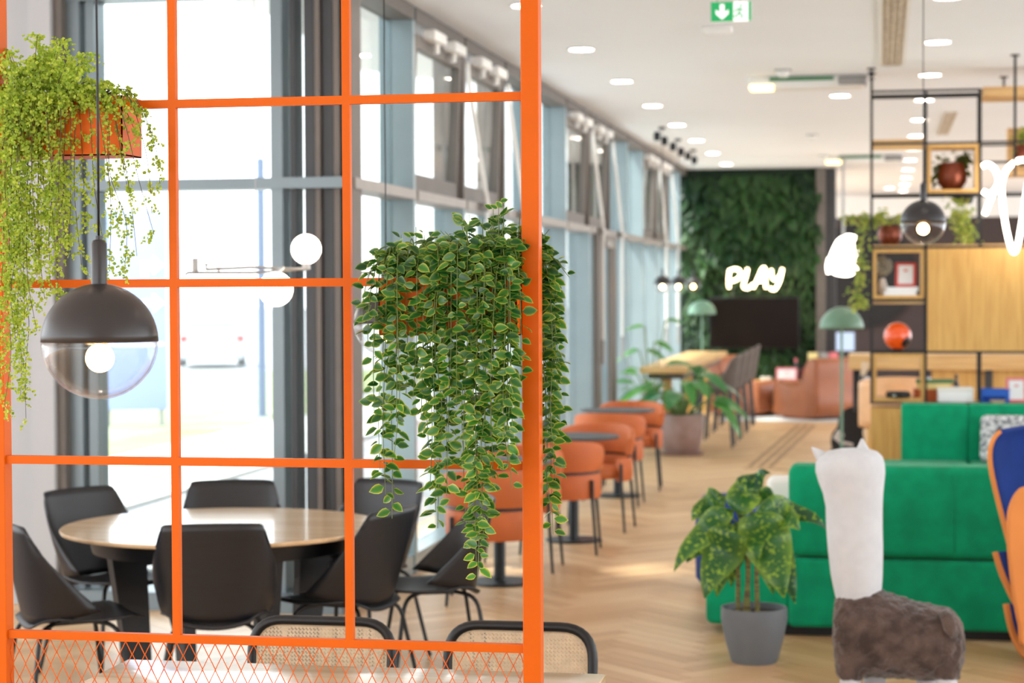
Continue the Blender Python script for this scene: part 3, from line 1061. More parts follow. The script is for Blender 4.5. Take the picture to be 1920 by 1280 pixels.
# long strands (top x, end x, end y), front side
for px0, px1, py1 in ((740, 735, 972), (735, 712, 880), (745, 700, 770), (740, 722, 930), (752, 742, 850), (738, 690, 640), (745, 745, 790), (750, 728, 700), (755, 680, 600),
                      (800, 806, 920), (815, 824, 990), (820, 835, 880), (840, 800, 840), (830, 815, 960), (845, 838, 930), (850, 845, 800), (810, 790, 780),
                      (870, 900, 1086), (880, 893, 1060), (885, 872, 1000), (890, 915, 985), (895, 880, 930), (900, 868, 880), (905, 908, 950), (910, 925, 900), (880, 890, 1030), (895, 903, 1010),
                      (930, 966, 915), (935, 950, 880), (940, 940, 850), (950, 968, 860), (945, 972, 800), (955, 925, 820), (960, 955, 780), (925, 930, 760)):
    hang(px0, 508, px1, py1, -0.08, -0.085 + rnd.uniform(-0.012, 0.02))
# curtain of shorter strands over the box front
for k in range(8):
    x = rnd.uniform(775, 945)
    hang(x, 505, x + rnd.uniform(-25, 14), rnd.uniform(640, 800), -0.08, -0.08 + rnd.uniform(-0.02, 0.012))
# behind the post, seen to its right
for px1, py1 in ((1036, 1002), (1030, 960), (1042, 900), (1030, 840), (1046, 760), (1052, 690), (1034, 640), (1040, 560), (1026, 930), (1050, 820), (1038, 720), (1028, 780)):
    hang(rnd.uniform(950, 975), 500, px1, py1, 0.07, 0.08 + rnd.uniform(-0.02, 0.03), top=rnd.uniform(430, 480))
# a strand crossing the post
hang(955, 500, 978, 712, -0.08, -0.075)
# crown: short arching sprigs
for k in range(60):
    x0 = rnd.uniform(745, 970)
    a = rnd.uniform(-1.15, 1.15)
    reach = rnd.uniform(60, 150)
    top = 470 - 95 * math.exp(-((x0 - 925) / 75) ** 2) - 45 * math.exp(-((x0 - 800) / 60) ** 2)
    x1 = x0 + reach * math.sin(a) * 0.6
    x1 = max(682, min(1050, x1))
    y1 = min(500, top + rnd.uniform(0, 70) + abs(x1 - x0) * 0.5)
    dd = rnd.uniform(-0.09, 0.09)
    strand([rel(x0, 520, dd * 0.4), rel((x0 * 0.6 + x1 * 0.4), (520 + y1) / 2 - 14, dd * 0.8), rel(x1, y1, dd)], L0=0.032)
for x1, y1 in ((935, 368), (944, 385), (925, 392), (880, 402), (905, 410), (1060, 505), (1068, 520), (752, 440), (780, 425), (735, 470), (695, 495), (688, 520), (975, 400), (1030, 430), (1024, 470)):
    dd = rnd.uniform(-0.03, 0.05) if x1 < 990 else 0.07
    strand([rel(min(965, max(755, x1)), 520, dd * 0.4), rel((min(965, max(755, x1)) + x1) / 2, 470, dd), rel(x1, y1, dd)], L0=0.028, yb=0.1)
order = sorted(range(len(ivleaf)), key=lambda i: ivleaf[i][0].y + rnd.uniform(0, 0.03))
front = set(order[:300])
rest = MB()
for i, (p, d, n_, L, r) in enumerate(ivleaf):
    if i in front:
        o = ob('leaf', ivvar[min(13, int(r * 14))], None, ivy)
        x = d.cross(n_).normalized()
        z = x.cross(d).normalized()
        o.matrix_local = Matrix.Translation(p) @ Matrix((x, d, z)).transposed().to_4x4() @ Matrix.Diagonal((L, L, L, 1))
    else:
        rest.leaf(p, d, n_, L, L * 0.66, r, rows=5, fold=0.22, droop=0.15)
ob('foliage', rest, M_ivy, ivy, 180, kind='stuff')

# ------------------------------------------------------------------ feathery fern, upper left
fern = E('hanging_fern', 'feathery light green hanging fern with fine leaflets spilling from its orange box', 'plant', (PLf.location.x, PLf.location.y, PLf.location.z + lh - 0.025))
IV = fern.location
ft = MB()


def frond(pts, dens=1.0, tw=0.05, back=False):
    c = curve(pts, 6)
    ob('frond_stem', MB().tube(c, [0.0014 * (1 - 0.6 * i / len(c)) for i in range(len(c))], 4, caps=False), M_twig, fern, 180)
    for i in range(1, len(c) - 1):
        t = (c[i + 1] - c[i - 1]).normalized()
        for k in range(2):
            if rnd.random() > dens * (0.45 if -0.12 < c[i].z < 0.0 and c[i].x > -0.04 and len(pts) > 4 else 1):
                continue
            a = rnd.uniform(0, 2 * PI)
            h = Vector((math.cos(a), math.sin(a) * 0.7, rnd.uniform(-0.5, 0.25)))
            d = (h + t * 0.6).normalized()
            L = tw * rnd.uniform(0.5, 1.25)
            p = c[i] + (c[i + 1] - c[i]) * rnd.random()
            e_ = p + d * L + Vector((0, 0, -L * 0.3))
            for j in range(8):
                f = (j + 1) / 8
                q = p.lerp(e_, f)
                ld = Vector((rnd.uniform(-1, 1), rnd.uniform(-1, 0.4), rnd.uniform(-0.8, 0.6))).normalized()
                s = rnd.uniform(0.0052, 0.0098)
                sd = ld.cross(Vector((rnd.uniform(-0.4, 0.4), -1, rnd.uniform(-0.4, 0.4))))
                sd = sd.normalized() * s * 0.5 if sd.length > 1e-3 else Vector((s * 0.5, 0, 0))
                r = rnd.random()
                ft.add([q, q + ld * s * 0.6 + sd, q + ld * s * 1.15, q + ld * s * 0.6 - sd], [(0, 1, 2, 3)], edge=[0.2, 0.6, 1, 0.6], rnd=[r] * 4)


for x1, y1 in ((72, 68), (112, 75), (60, 110), (90, 95), (130, 105), (20, 95), (35, 125), (165, 98), (150, 130), (10, 130), (185, 160), (100, 120), (75, 130), (45, 150), (120, 150), (170, 150), (200, 150), (5, 165)):
    x0 = 60 + (x1 - 60) * 0.5
    for rep in range(2):
        dd = rnd.uniform(-0.07, 0.05)
        frond([rel(x0 + rnd.uniform(-12, 12), 205, dd * 0.4), rel((x0 + x1) / 2 + rnd.uniform(-8, 8), (200 + y1) / 2 - 8, dd), rel(x1 + rnd.uniform(-6, 6), y1 + rnd.uniform(-4, 10), dd)], 1.0, 0.036)
for px0, px1, py1, dn in [(20, 12, 770, 1), (25, 30, 745, 1), (15, 50, 785, 0.5), (30, 38, 690, 1), (18, 2, 720, 1), (22, 20, 640, 1), (35, 45, 600, 1), (12, 8, 560, 1), (40, 25, 530, 1),
                          (60, 60, 520, .8), (70, 75, 560, .8), (80, 95, 545, .8), (90, 110, 500, .8), (100, 118, 540, .8), (110, 130, 480, .8), (120, 140, 440, .8), (125, 150, 500, .8), (60, 85, 470, 1),
                          (50, 55, 480, 1), (75, 100, 430, 1), (95, 85, 410, 1), (130, 165, 420, .9), (140, 190, 470, .7), (150, 215, 500, .6), (150, 240, 510, .6), (155, 262, 480, .6), (160, 285, 440, .5),
                          (165, 225, 420, .6), (170, 250, 360, .5), (20, 5, 480, 1), (45, 40, 440, 1), (110, 105, 380, 1), (70, 60, 390, 1), (30, 20, 400, 1), (85, 70, 500, 1), (40, 62, 620, .7), (105, 120, 470, 1)]:
    dd = -0.085 + rnd.uniform(-0.03, 0.02)
    pts = [rel(px0, 200, dd * 0.4), rel(px0 * 0.6 + px1 * 0.4, 178, dd * 0.9), rel(px0 * 0.4 + px1 * 0.6, 235, dd)]
    n = max(2, int((py1 - 235) / 90))
    for k in range(1, n + 1):
        f = k / n
        pts.append(rel(px1 * (0.6 + 0.4 * f) + px0 * 0.4 * (1 - f) + rnd.uniform(-10, 10), 235 + (py1 - 235) * f, dd + rnd.uniform(-0.02, 0.02)))
    frond(pts, dn, 0.034)
for px1, py1 in ((300, 345), (292, 300), (270, 205), (240, 160), (255, 250), (285, 400), (235, 330)):
    frond([rel(165, 200, -0.03), rel(165 + (px1 - 165) * 0.55, 168, -0.05), rel(px1 - 12, 205 + (py1 - 205) * 0.4, -0.05), rel(px1, py1, -0.05)], 0.42, 0.02)
ob('foliage', ft, M_fern, fern, 180, kind='stuff')

# ------------------------------------------------------------------ glass globe pendants
PR_ = 0.1225


def pendant(label, loc, cordtop):
    t = E('globe_pendant', label, 'lamp', loc)
    R_ = PR_
    hp = [(R_ * math.cos(a), R_ * math.sin(a)) for a in [i * PI / 2 / 12 for i in range(12)]]
    ob('shade', MB().lathe_open(hp + [(0.014, R_ * 0.995)], 40), M_lampgrey, t, 60, solid=0.004, off=-1)
    ob('cap', MB().lathe([(0.0165, R_ * 0.97), (0.0165, R_ + 0.083), (0.013, R_ + 0.09), (0.0075, R_ + 0.092), (0.0075, R_ + 0.1), (0.0001, R_ + 0.101)], 20), M_lampgrey, t, 40)
    gp = [(max(1e-5, R_ * math.sin(a)), -R_ * math.cos(a)) for a in [i * PI / 2 / 16 for i in range(17)]]
    ob('glass_globe', MB().lathe_open([(r * 0.995, z * 0.995) for r, z in gp], 40), M_globe, t, 180, solid=0.003, off=-1)
    sk = ob('socket', MB().lathe([(0.016, 0.0), (0.016, 0.05), (0.014, 0.12)], 16), M_black, t)
    ob('bulb', MB().sphere((0, 0, -0.035), 0.03, 20, 12, (1, 1, 1)), M_bulb, sk, 180)
    ob('cord', MB().tube([(0, 0, R_ + 0.1), (0.001, 0, R_ + 0.4), (-0.001, 0, R_ + 0.8), (0, 0, cordtop - loc[2] - 0.02)], 0.0028, 6), M_black, t, 180)
    ob('ceiling_rose', MB().lathe([(0.0001, cordtop - loc[2] - 0.03), (0.05, cordtop - loc[2] - 0.03), (0.05, cordtop - loc[2])], 20), M_black, t)
    return t


pend = pendant('globe pendant lamp with grey upper half hanging before the orange screen', tuple(onc(187, 640, 4.2)), H)
q = onc(724, 606, 7.5)
pendant('globe pendant lamp behind the trailing ivy, over the edge of the round table', tuple(q), H)
q = onc(1731, 417, 10.85)
pendant('globe pendant lamp hanging in front of the oak shelving', tuple(q), H)
pb = None
for px, n in ((1242, 'nearest'), (1272, 'middle'), (1300, 'farthest')):
    q = onx(px, 533, -2.36)
    lab = {'nearest': 'nearest of the three small globe pendants over the high oak table', 'middle': 'middle one of the three small globe pendants over the high oak table', 'farthest': 'farthest of the three small globe pendants over the high oak table'}[n]
    t = dup(pend, tuple(q), 0, lab, 'small globe pendants over the high table')
    sfac = 0.8
    t.scale = (sfac,) * 3
    for ch in t.children:
        if ch.name.startswith('cord'):
            ch.scale.z = 1
            me = MB().tube([(0, 0, PR_ + 0.1), (0, 0, (H - q.z) / sfac - 0.02)], 0.004, 6).mesh('cord', 180)
            me.materials.append(M_black)
            ch.data = me
        if ch.name.startswith('ceiling_rose'):
            me = MB().lathe([(0.0001, (H - q.z) / sfac - 0.03), (0.05, (H - q.z) / sfac - 0.03), (0.05, (H - q.z) / sfac)], 20).mesh('ceiling_rose', 35)
            me.materials.append(M_black)
            ch.data = me

# ------------------------------------------------------------------ two-globe mobile lamp over the round table
q = onc(490, 506, 8.4)
t = E('mobile_lamp', 'thin brass armed lamp with two white glowing globes above the round table', 'lamp', tuple(q))


def ml(px, py, dz=0.0):
    p_ = onc(px, py, 8.4 + dz)
    return Vector((p_.x - q.x, p_.y - q.y, p_.z - q.z))


ob('arm', MB().tube([ml(386, 505), ml(470, 501), ml(575, 505, -.05)], 0.006, 8), M_bracket, t)
ob('arm', MB().tube([ml(347, 515), ml(352, 511), ml(470, 511), ml(530, 508), ml(580, 503)], 0.006, 8), M_bracket, t)
for px, py in ((387, 498), (410, 505)):
    a = ml(px, py)
    ob('joint', MB().lathe([(0.0001, 0.01), (0.012, 0.01), (0.005, 0.0), (0.005, -0.012), (0.009, -0.016), (0.0001, -0.018)], 12, a), M_bracket, t)
a = ml(366, 498)
ob('end_disc', MB().rbox(a - Vector((0.008, 0.02, 0.032)), a + Vector((0.008, 0.02, 0.032)), 0.004), M_bracket, t)
a = ml(574, 467, -.05)
ob('globe', MB().sphere(a, 0.063, 24, 14), M_opal, t, 180, label='white opal glowing globe above the arm')
ob('globe_holder', MB().cyl(a + Vector((0, 0, -0.085)), a + Vector((0, 0, -0.055)), 0.018, n=12), M_bracket, t)
a = ml(517, 542, -.3)
ob('globe', MB().sphere(a, 0.07, 24, 14), M_opal, t, 180, label='white opal glowing globe below the arm')
ob('globe_holder', MB().tube([a + Vector((0, 0, 0.06)), a + Vector((0, 0.1, 0.085)), ml(517, 508)], 0.009, 8), M_bracket, t)
ob('cord', MB().tube([ml(480, 503), Vector((ml(480, 503).x, ml(480, 503).y, H - q.z))], 0.0018, 6), M_bracket, t)

# ------------------------------------------------------------------ round table and black shell chairs
RTC = onz(417, 984, 0.74)
RR = 0.705
t = E('round_table', 'large round pale oak topped meeting table on black slab legs', 'table', (RTC.x, RTC.y, 0))
ob('tabletop', MB().lathe([(0.0001, 0.716), (RR - 0.03, 0.716), (RR - 0.004, 0.724), (RR, 0.736), (RR - 0.003, 0.74), (0.0001, 0.74)], 72), M_tabletop, t, 30)
ob('apron', MB().lathe([(0.0001, 0.64), (RR - 0.14, 0.64), (RR - 0.12, 0.716), (0.0001, 0.716)], 48), M_black, t, 30)
for k in range(4):
    a = math.radians(44 + 90 * k)
    Rz = Matrix.Rotation(a, 3, 'Z')
    q = MB()
    for z0, z1, w0, w1 in ((0.0, 0.70, 0.09, 0.135),):
        pr = [(RR - 0.36, z0), (RR - 0.36 + w0, z0), (RR - 0.3 + w1, z1), (RR - 0.33, z1)]
        q.prism(pr, -0.03, 0.03, 'y', Rz.to_4x4())
    ob('leg', q, M_black, t, 20)


def shell_chair(label):
    t = E('shell_chair', label, 'chair', (0, 0, 0), 0, 'black shell chairs round the big table')
    back = MB()

    def bf(u, v):
        s = u * 2 - 1
        hw = 0.235 + 0.02 * math.sin(v * PI * 0.9) - 0.035 * v ** 2
        y = -0.19 - 0.085 * v
        dep = 0.21 * (1 - v) ** 1.3 + 0.035
        zb = 0.435 + 0.05 * abs(s) ** 2.5
        zt_ = 0.845 - 0.008 * s * s
        r = 1.0
        if abs(s) > 0.86:
            zt_ -= 0.035 * ((abs(s) - 0.86) / 0.14) ** 2
        z = zb + (zt_ - zb) * v
        x = hw * math.sin(s * PI / 2 * 0.92) / math.sin(PI / 2 * 0.92)
        return (x, y + dep * abs(s) ** 2.6 * r, z)
    back.grid(bf, 23, 13)
    ob('backrest', back, M_shell, t, 60, solid=0.011)

    def sf(u, v):
        s = u * 2 - 1
        y = 0.25 - 0.45 * v
        hw = 0.195 + 0.035 * math.sin(PI * min(1, v * 1.1)) - (0.05 * max(0, v - 0.78) / 0.22)
        z = 0.452 - 0.02 * math.sin(PI * v) + 0.018 * s * s * (0.4 + v)
        if v < 0.12:
            z -= 0.02 * ((0.12 - v) / 0.12) ** 2
        if v > 0.75:
            z -= 0.045 * ((v - 0.75) / 0.25) ** 2
        hw *= 1 - 0.12 * max(0, (0.1 - v) / 0.1) ** 2
        return (s * hw, y, z)
    ob('seat', MB().grid(sf, 15, 15), M_shell, t, 60, solid=0.011)
    for sx in (-1, 1):
        for sy in (-1, 1):
            pts = fillet([(sx * 0.06, sy * 0.06 - 0.02, 0.425), (sx * 0.17, sy * 0.16 - 0.02, 0.415), (sx * 0.245, sy * 0.225 - 0.02, 0.0)], 0.07)
            ob('leg', MB().tube(pts, 0.0095, 8), M_black, t, 60)
    ob('seat_plate', MB().rbox((-0.09, -0.1, 0.415), (0.09, 0.07, 0.432), 0.004), M_black, t)
    return t


ch0 = None
for ang, rad, tw, lab in ((-93, 0.57, 0, 'black shell chair seen squarely from behind, in front of the round table'),
                          (219.6, 0.80, -20, 'black shell chair at the screen\'s left post, its seat seen from the side'),
                          (132, 0.75, 0, 'black shell chair behind the round table, beside the white wall corner'),
                          (87, 0.75, 0, 'black shell chair on the window side of the round table, back facing the camera'),
                          (-27, 0.58, -8, 'black shell chair right of the front one, its dark back below the ivy tips'),
                          (2, 0.93, 0, 'black shell chair nearest the orange bistro chairs, seen from the side'),
                          (47, 0.95, 0, 'black shell chair behind the ivy ends, its back lit pale blue')):
    a = math.radians(ang + 19)
    loc = (RTC.x + rad * math.cos(a), RTC.y + rad * math.sin(a), 0)
    rz = a + PI / 2 + math.radians(tw)
    if ch0 is None:
        ch0 = shell_chair(lab)
        ch0.location = loc
        ch0.rotation_euler = (0, 0, rz)
    else:
        dup(ch0, loc, rz, lab)

# ------------------------------------------------------------------ foreground table and cane chairs
tr = onz(1137, 1263, 0.74)
tl = onz(226, 1242, 0.74)
t = E('dining_table', 'pale oak rectangular table just behind the orange screen', 'table', ((tr.x + tl.x) / 2, tr.y - 0.225, 0))
hx, hy = (tr.x - tl.x) / 2, 0.225
ob('tabletop', MB().rbox((-hx, -hy, 0.712), (hx, hy, 0.74), 0.004), M_tabletop, t)
ob('frame', MB().box((-hx + 0.05, -hy + 0.05, 0.66), (hx - 0.05, -hy + 0.08, 0.712)).box((-hx + 0.05, hy - 0.08, 0.66), (hx - 0.05, hy - 0.05, 0.712)).box((-hx + 0.05, -hy + 0.08, 0.66), (-hx + 0.08, hy - 0.08, 0.712)).box((hx - 0.08, -hy + 0.08, 0.66), (hx - 0.05, hy - 0.08, 0.712)), M_black, t, 0)
for sx in (-1, 1):
    for sy in (-1, 1):
        ob('leg', MB().rbox((sx * (hx - 0.07) - 0.025, sy * (hy - 0.07) - 0.025, 0), (sx * (hx - 0.07) + 0.025, sy * (hy - 0.07) + 0.025, 0.712), 0.004), M_black, t)


def cane_chair(label):
    """faces -Y (towards the table); back frame at +Y"""
    t = E('cane_chair', label, 'chair', (0, 0, 0), 0, 'black framed cane chairs behind the oak table')
    hw, zt_, zb = 0.222, 0.76, 0.44
    fr = fillet([(-hw, 0.2, zb), (-hw, 0.235, zt_), (hw, 0.235, zt_), (hw, 0.2, zb)], 0.1, 8)
    ob('back_frame', MB().tube(fr, 0.0155, 10), M_black, t, 60)
    ob('back_rail', MB().tube([(-hw, 0.2, zb), (hw, 0.2, zb)], 0.0155, 8), M_black, t, 60)
    # woven cane: square and diagonal strands in the frame
    ow, oz0, oz1, rr = hw - 0.008, zb + 0.01, zt_ - 0.008, 0.085
    pl = lambda x, z: (x, 0.2 + 0.035 * (z - zb) / (zt_ - zb), z)

    def inside(x, z):
        if abs(x) > ow or z < oz0 or z > oz1:
            return False
        cx, cz = ow - rr, oz1 - rr
        if abs(x) > cx and z > cz:
            return math.hypot(abs(x) - cx, z - cz) < rr
        return True
    cn = MB()
    pt = 0.0118

    def run(p0, d, w_):
        n = 160
        st, en = None, None
        for k in range(n + 1):
            f = k / n
            x, z = p0[0] + d[0] * f, p0[1] + d[1] * f
            if inside(x, z):
                if st is None:
                    st = (x, z)
                en = (x, z)
        if st and math.dist(st, en) > 0.01:
            cn.bar(pl(*st), pl(*en), w_, 0.0012, (0, 1, 0))
    nx, nzz = int(2 * ow / pt), int((oz1 - oz0) / pt)
    for i in range(nx + 1):
        x = -ow + pt * (i + 0.5)
        for dx in (-0.0014, 0.0014):
            run((x + dx, oz0), (0, oz1 - oz0), 0.0019)
    for j in range(nzz + 1):
        z = oz0 + pt * (j + 0.5)
        for dz in (-0.0014, 0.0014):
            run((-ow, z + dz), (2 * ow, 0), 0.0019)
    for i in range(-nzz, nx + 1):
        x = -ow + pt * i
        run((x, oz0), (oz1 - oz0, oz1 - oz0), 0.0024)
        run((x + (oz1 - oz0), oz0), (-(oz1 - oz0), oz1 - oz0), 0.0024)
    ob('cane_panel', cn, M_cane, t, 0, label='honey coloured woven cane back')
    inner = fillet([pl(-ow + 0.006, oz0), pl(-ow + 0.006, oz1 - 0.006), pl(ow - 0.006, oz1 - 0.006), pl(ow - 0.006, oz0)], 0.085, 8)
    bk = t.children[0]
    ob('spline', MB().tube(inner, 0.0045, 6), M_cane, bk, 60)
    ob('seat', MB().rbox((-0.225, -0.22, 0.425), (0.225, 0.22, 0.46), 0.015), M_black, t)
    for sx in (-1, 1):
        ob('leg', MB().tube([(sx * 0.215, 0.2, 0.44), (sx * 0.215, 0.24, 0)], 0.013, 8), M_black, t)
        ob('leg', MB().tube([(sx * 0.215, -0.2, 0.44), (sx * 0.215, -0.22, 0)], 0.013, 8), M_black, t)
    return t


q1 = onc(976, 1200, 6.02)
q2 = onc(585, 1200, 6.02)
cc = cane_chair('black framed cane chair passing behind the thick orange post')
cc.location = (q1.x, q1.y - 0.235, 0)
dup(cc, (q2.x, q1.y - 0.235, 0), 0, 'black framed cane chair left of the other cane chair, wholly behind the screen')

# ------------------------------------------------------------------ bistro tables and orange barrel chairs
bt = None
TABS = []
for px, py, lab in ((937, 1092, 'black round bistro table nearest the divider, its pedestal beside the orange post'), (1076, 1013, 'second black bistro table from the divider'), (1158, 930, 'black bistro table nearest the big plant pots')):
    q = onz(px, py, 0)
    TABS.append(q)
    if bt is None:
        bt = E('bistro_table', lab, 'table', (q.x, q.y, 0), 0, 'black bistro tables by the windows')
        ob('tabletop', MB().lathe([(0.0001, 0.722), (0.3, 0.722), (0.325, 0.73), (0.325, 0.738), (0.32, 0.742), (0.0001, 0.742)], 40), M_dark, bt, 30)
        ob('pedestal', MB().lathe([(0.04, 0.012), (0.035, 0.03), (0.035, 0.70), (0.1, 0.722)], 20), M_black, bt, 40)
        ob('base', MB().lathe([(0.0001, 0), (0.2, 0), (0.2, 0.008), (0.19, 0.014), (0.0001, 0.016)], 36), M_black, bt, 30)
    else:
        dup(bt, (q.x, q.y, 0), 0, lab)


def barrel_chair(label):
    """faces +Y; wraparound back at -Y"""
    t = E('barrel_chair', label, 'chair', (0, 0, 0), 0, 'orange barrel chairs along the windows')

    def band(r0, z0, z1, a0, th, lean=0.0, tapz=0.0):
        m_ = MB()
        n = 29

        def f(u, v):
            a = -PI / 2 + (u * 2 - 1) * a0
            k = v * 2 * PI
            zz = (z0 + z1) / 2 + (z1 - z0) / 2 * max(-1, min(1, 1.25 * math.sin(k)))
            top = max(0, (zz - z0) / (z1 - z0))
            ed = abs(u * 2 - 1)
            zz -= tapz * top * ed ** 3
            rr = r0 + lean * top + th / 2 * max(-1, min(1, 1.25 * math.cos(k)))
            return (rr * math.cos(a), rr * math.sin(a) * 0.98, zz)
        m_.grid(f, n, 13)
        c = len(m_.v)
        for u in (0, n - 1):
            m_.f.append(tuple(j * n + u for j in range(12)) if u else tuple(j * n + u for j in range(11, -1, -1)))
        return m_
    ob('backrest', band(0.255, 0.555, 0.765, math.radians(100), 0.05, 0.02, 0.09), M_orangef, t, 60)
    ob('seat_surround', band(0.25, 0.37, 0.535, math.radians(128), 0.05), M_orangef, t, 60)
    ob('seat', MB().lathe([(0.0001, 0.39), (0.2, 0.385), (0.235, 0.40), (0.24, 0.44), (0.225, 0.465), (0.15, 0.475), (0.0001, 0.478)], 36), M_orangef, t, 60)
    arc = [(0.262 * math.cos(-PI / 2 + a), 0.262 * math.sin(-PI / 2 + a), 0.545) for a in [math.radians(-98 + 196 * i / 24) for i in range(25)]]
    ob('band_rail', MB().tube(arc, 0.009, 6), M_black, t, 60)
    for ang in (-142, -38, 38, 142):
        a = math.radians(ang)
        ca, sa = math.cos(a), math.sin(a)
        ob('leg', MB().tube([(0.287 * ca, 0.287 * sa, 0.5), (0.29 * ca, 0.29 * sa, 0.36), (0.325 * ca, 0.325 * sa, 0)], [0.012, 0.012, 0.009], 8), M_black, t, 60)
    return t


b0 = None
for k, (ti, dx, dy, rz, lab) in enumerate(((0, 0.10, -0.70, 8, 'orange barrel chair at the first bistro table, seen between ivy tips and orange post'),
                                          (0, 0.0, 0.62, 180, 'orange barrel chair between the first and second bistro tables, behind the ivy'),
                                          (1, 0.0, -0.58, 4, 'orange barrel chair just right of the orange post, in front of the second bistro table'),
                                          (1, 0.06, 0.68, 176, 'orange barrel chair behind the second bistro table, partly hidden by the tabletop'),
                                          (2, 0.02, -0.62, 0, 'orange barrel chair with its full back showing, in front of the third bistro table'),
                                          (2, 0.04, 0.66, 184, 'farthest orange barrel chair, just in front of the plant pots'))):
    loc = (TABS[ti].x + dx, TABS[ti].y + dy, 0)
    if b0 is None:
        b0 = barrel_chair(lab)
        b0.location = loc
        b0.rotation_euler = (0, 0, math.radians(rz))
    else:
        dup(b0, loc, math.radians(rz), lab)

# ------------------------------------------------------------------ high oak table, stools, potted plants
t = E('high_table', 'long high pale oak table with a thick top beside the windows', 'table', (-2.36, 24.75, 0))
ob('tabletop', MB().rbox((-0.27, -2.8, 0.83), (0.27, 2.8, 0.9), 0.006), M_oakh, t)
ob('apron', MB().box((-0.2, -2.6, 0.76), (0.2, 2.6, 0.83)), M_taupe, t, 0)
for y in (-2.45, 0.0, 2.45):
    ob('leg', MB().rbox((-0.05, y - 0.05, 0), (0.05, y + 0.05, 0.76), 0.01), M_oak, t)
st = None
for i, (y, lab) in enumerate(((22.3, 'nearest taupe high-backed bar stool at the oak high table'), (23.4, 'second taupe bar stool from the potted plants'), (24.6, 'third taupe bar stool from the potted plants'), (25.8, 'farthest taupe bar stool at the oak high table, by the tan ottoman chair'))):
    if st is None:
        st = E('bar_stool', lab, 'stool', (-1.82, y, 0), math.radians(90), 'taupe bar stools at the high table')
        ob('seat', MB().rbox((-0.22, -0.2, 0.6), (0.22, 0.22, 0.68), 0.03), M_greyfab, st)

        def sb(u, v):
            s = u * 2 - 1
            return ((0.235 - 0.02 * v) * math.sin(s * 1.35) / math.sin(1.35), -0.21 - 0.07 * v + 0.2 * (1 - 0.55 * v) * abs(s) ** 2.4, 0.6 + (0.44 - 0.06 * s * s) * v)
        ob('backrest', MB().grid(sb, 17, 9), M_greyfab, st, 60, solid=0.03)
        for sx in (-1, 1):
            for sy in (-1, 1):
                ob('leg', MB().tube([(sx * 0.17, sy * 0.16, 0.6), (sx * 0.21, sy * 0.2, 0)], 0.014, 8), M_black, st)
        ob('footrest', MB().tube([(-0.2, 0.19, 0.22), (0.2, 0.19, 0.22)], 0.01, 8).tube([(-0.2, -0.19, 0.22), (0.2, -0.19, 0.22)], 0.01, 8), M_black, st)
    else:
        dup(st, (-1.82, y, 0), math.radians(90), lab)


def pot(t, r0, r1, h, m_, saucer=True, z0=0.0):
    if saucer:
        ob('saucer', MB().lathe([(0.0001, z0), (r0 * 1.15, z0), (r0 * 1.28, z0 + 0.03), (r0 * 1.2, z0 + 0.03), (0.0001, z0 + 0.012)], 32), m_, t)
        z0 += 0.013
    ob('pot', MB().lathe([(0.0001, z0), (r0 * 0.93, z0), (r0, z0 + 0.015), (r0 + (r1 - r0) * 0.55, z0 + h * 0.4), (r1, z0 + h * 0.8), (r1 * 0.99, z0 + h), (r1 * 0.93, z0 + h), (r1 * 0.9, z0 + h * 0.88), (0.0001, z0 + h * 0.88)], 36), m_, t, 40)
    ob('soil', MB().lathe([(0.0001, z0 + h * 0.9), (r1 * 0.6, z0 + h * 0.895), (r1 * 0.91, z0 + h * 0.885)], 24), M_soil, t)
    return z0 + h * 0.88


def bigleaf(mb, base, d, n_, L, W, r, rows=9, droop=0.35, fold=0.12):
    return mb.leaf(base, d, n_, L, W, r, rows=rows, fold=fold, droop=droop, heart=0.6)


def leafy(t, z0, items, m_, stem=0.008):
    """items: (tip x,y,z of petiole, leaf direction, L, W, droop)"""
    for (p, d, L, W, dr) in items:
        p = Vector(p)
        b = Vector((p.x * 0.12 + rnd.uniform(-0.02, 0.02), p.y * 0.12 + rnd.uniform(-0.02, 0.02), z0))
        pe = ob('petiole', MB().tube(curve([b, b.lerp(p, 0.5) + Vector((0, 0, 0.12 * (p - b).length)), p], 6), stem, 6), M_stem, t, 180)
        q = MB()
        d = Vector(d)
        n_ = Vector((-d.x * 0.4 + rnd.uniform(-.2, .2), -d.y * 0.4 - 0.25, 1))
        bigleaf(q, p, d, n_, L, W, rnd.random(), droop=dr)
        ob('leaf', q, m_, pe, 180)


q = onz(1278, 852, 0)
t = E('potted_plant', 'broad leaved plant in the larger stoneware pot beside the bar stools', 'plant', (q.x, q.y, 0))
z0 = pot(t, 0.19, 0.25, 0.42, M_terra)
it = []
for k in range(20):
    a = 2.4 * k + 0.4
    el = rnd.uniform(0.05, 0.85)
    h = rnd.uniform(0.15, 0.55)
    rr = 0.12 + 0.3 * (1 - h)
    it.append(((rr * math.cos(a), rr * math.sin(a), z0 + h), (math.cos(a), math.sin(a), 0.55 - 0.9 * (1 - h)), rnd.uniform(0.3, 0.46), rnd.uniform(0.15, 0.22), rnd.uniform(0.35, 0.7)))
it.append(((0.42, 0.0, z0 + 0.12), (1, -0.1, -0.9), 0.36, 0.16, 0.3))
leafy(t, z0, it, M_pots)
q = onz(1222, 838, 0)
t = E('potted_plant', 'tall broad leaved plant in the smaller stoneware pot next to the windows', 'plant', (q.x, q.y, 0))
z0 = pot(t, 0.14, 0.19, 0.36, M_terra)
it = []
for k in range(10):
    a = 2.4 * k
    h = rnd.uniform(0.15, 0.6)
    it.append(((0.18 * math.cos(a), 0.18 * math.sin(a), z0 + h), (math.cos(a), math.sin(a), 0.4), rnd.uniform(0.25, 0.36), rnd.uniform(0.12, 0.17), 0.5))
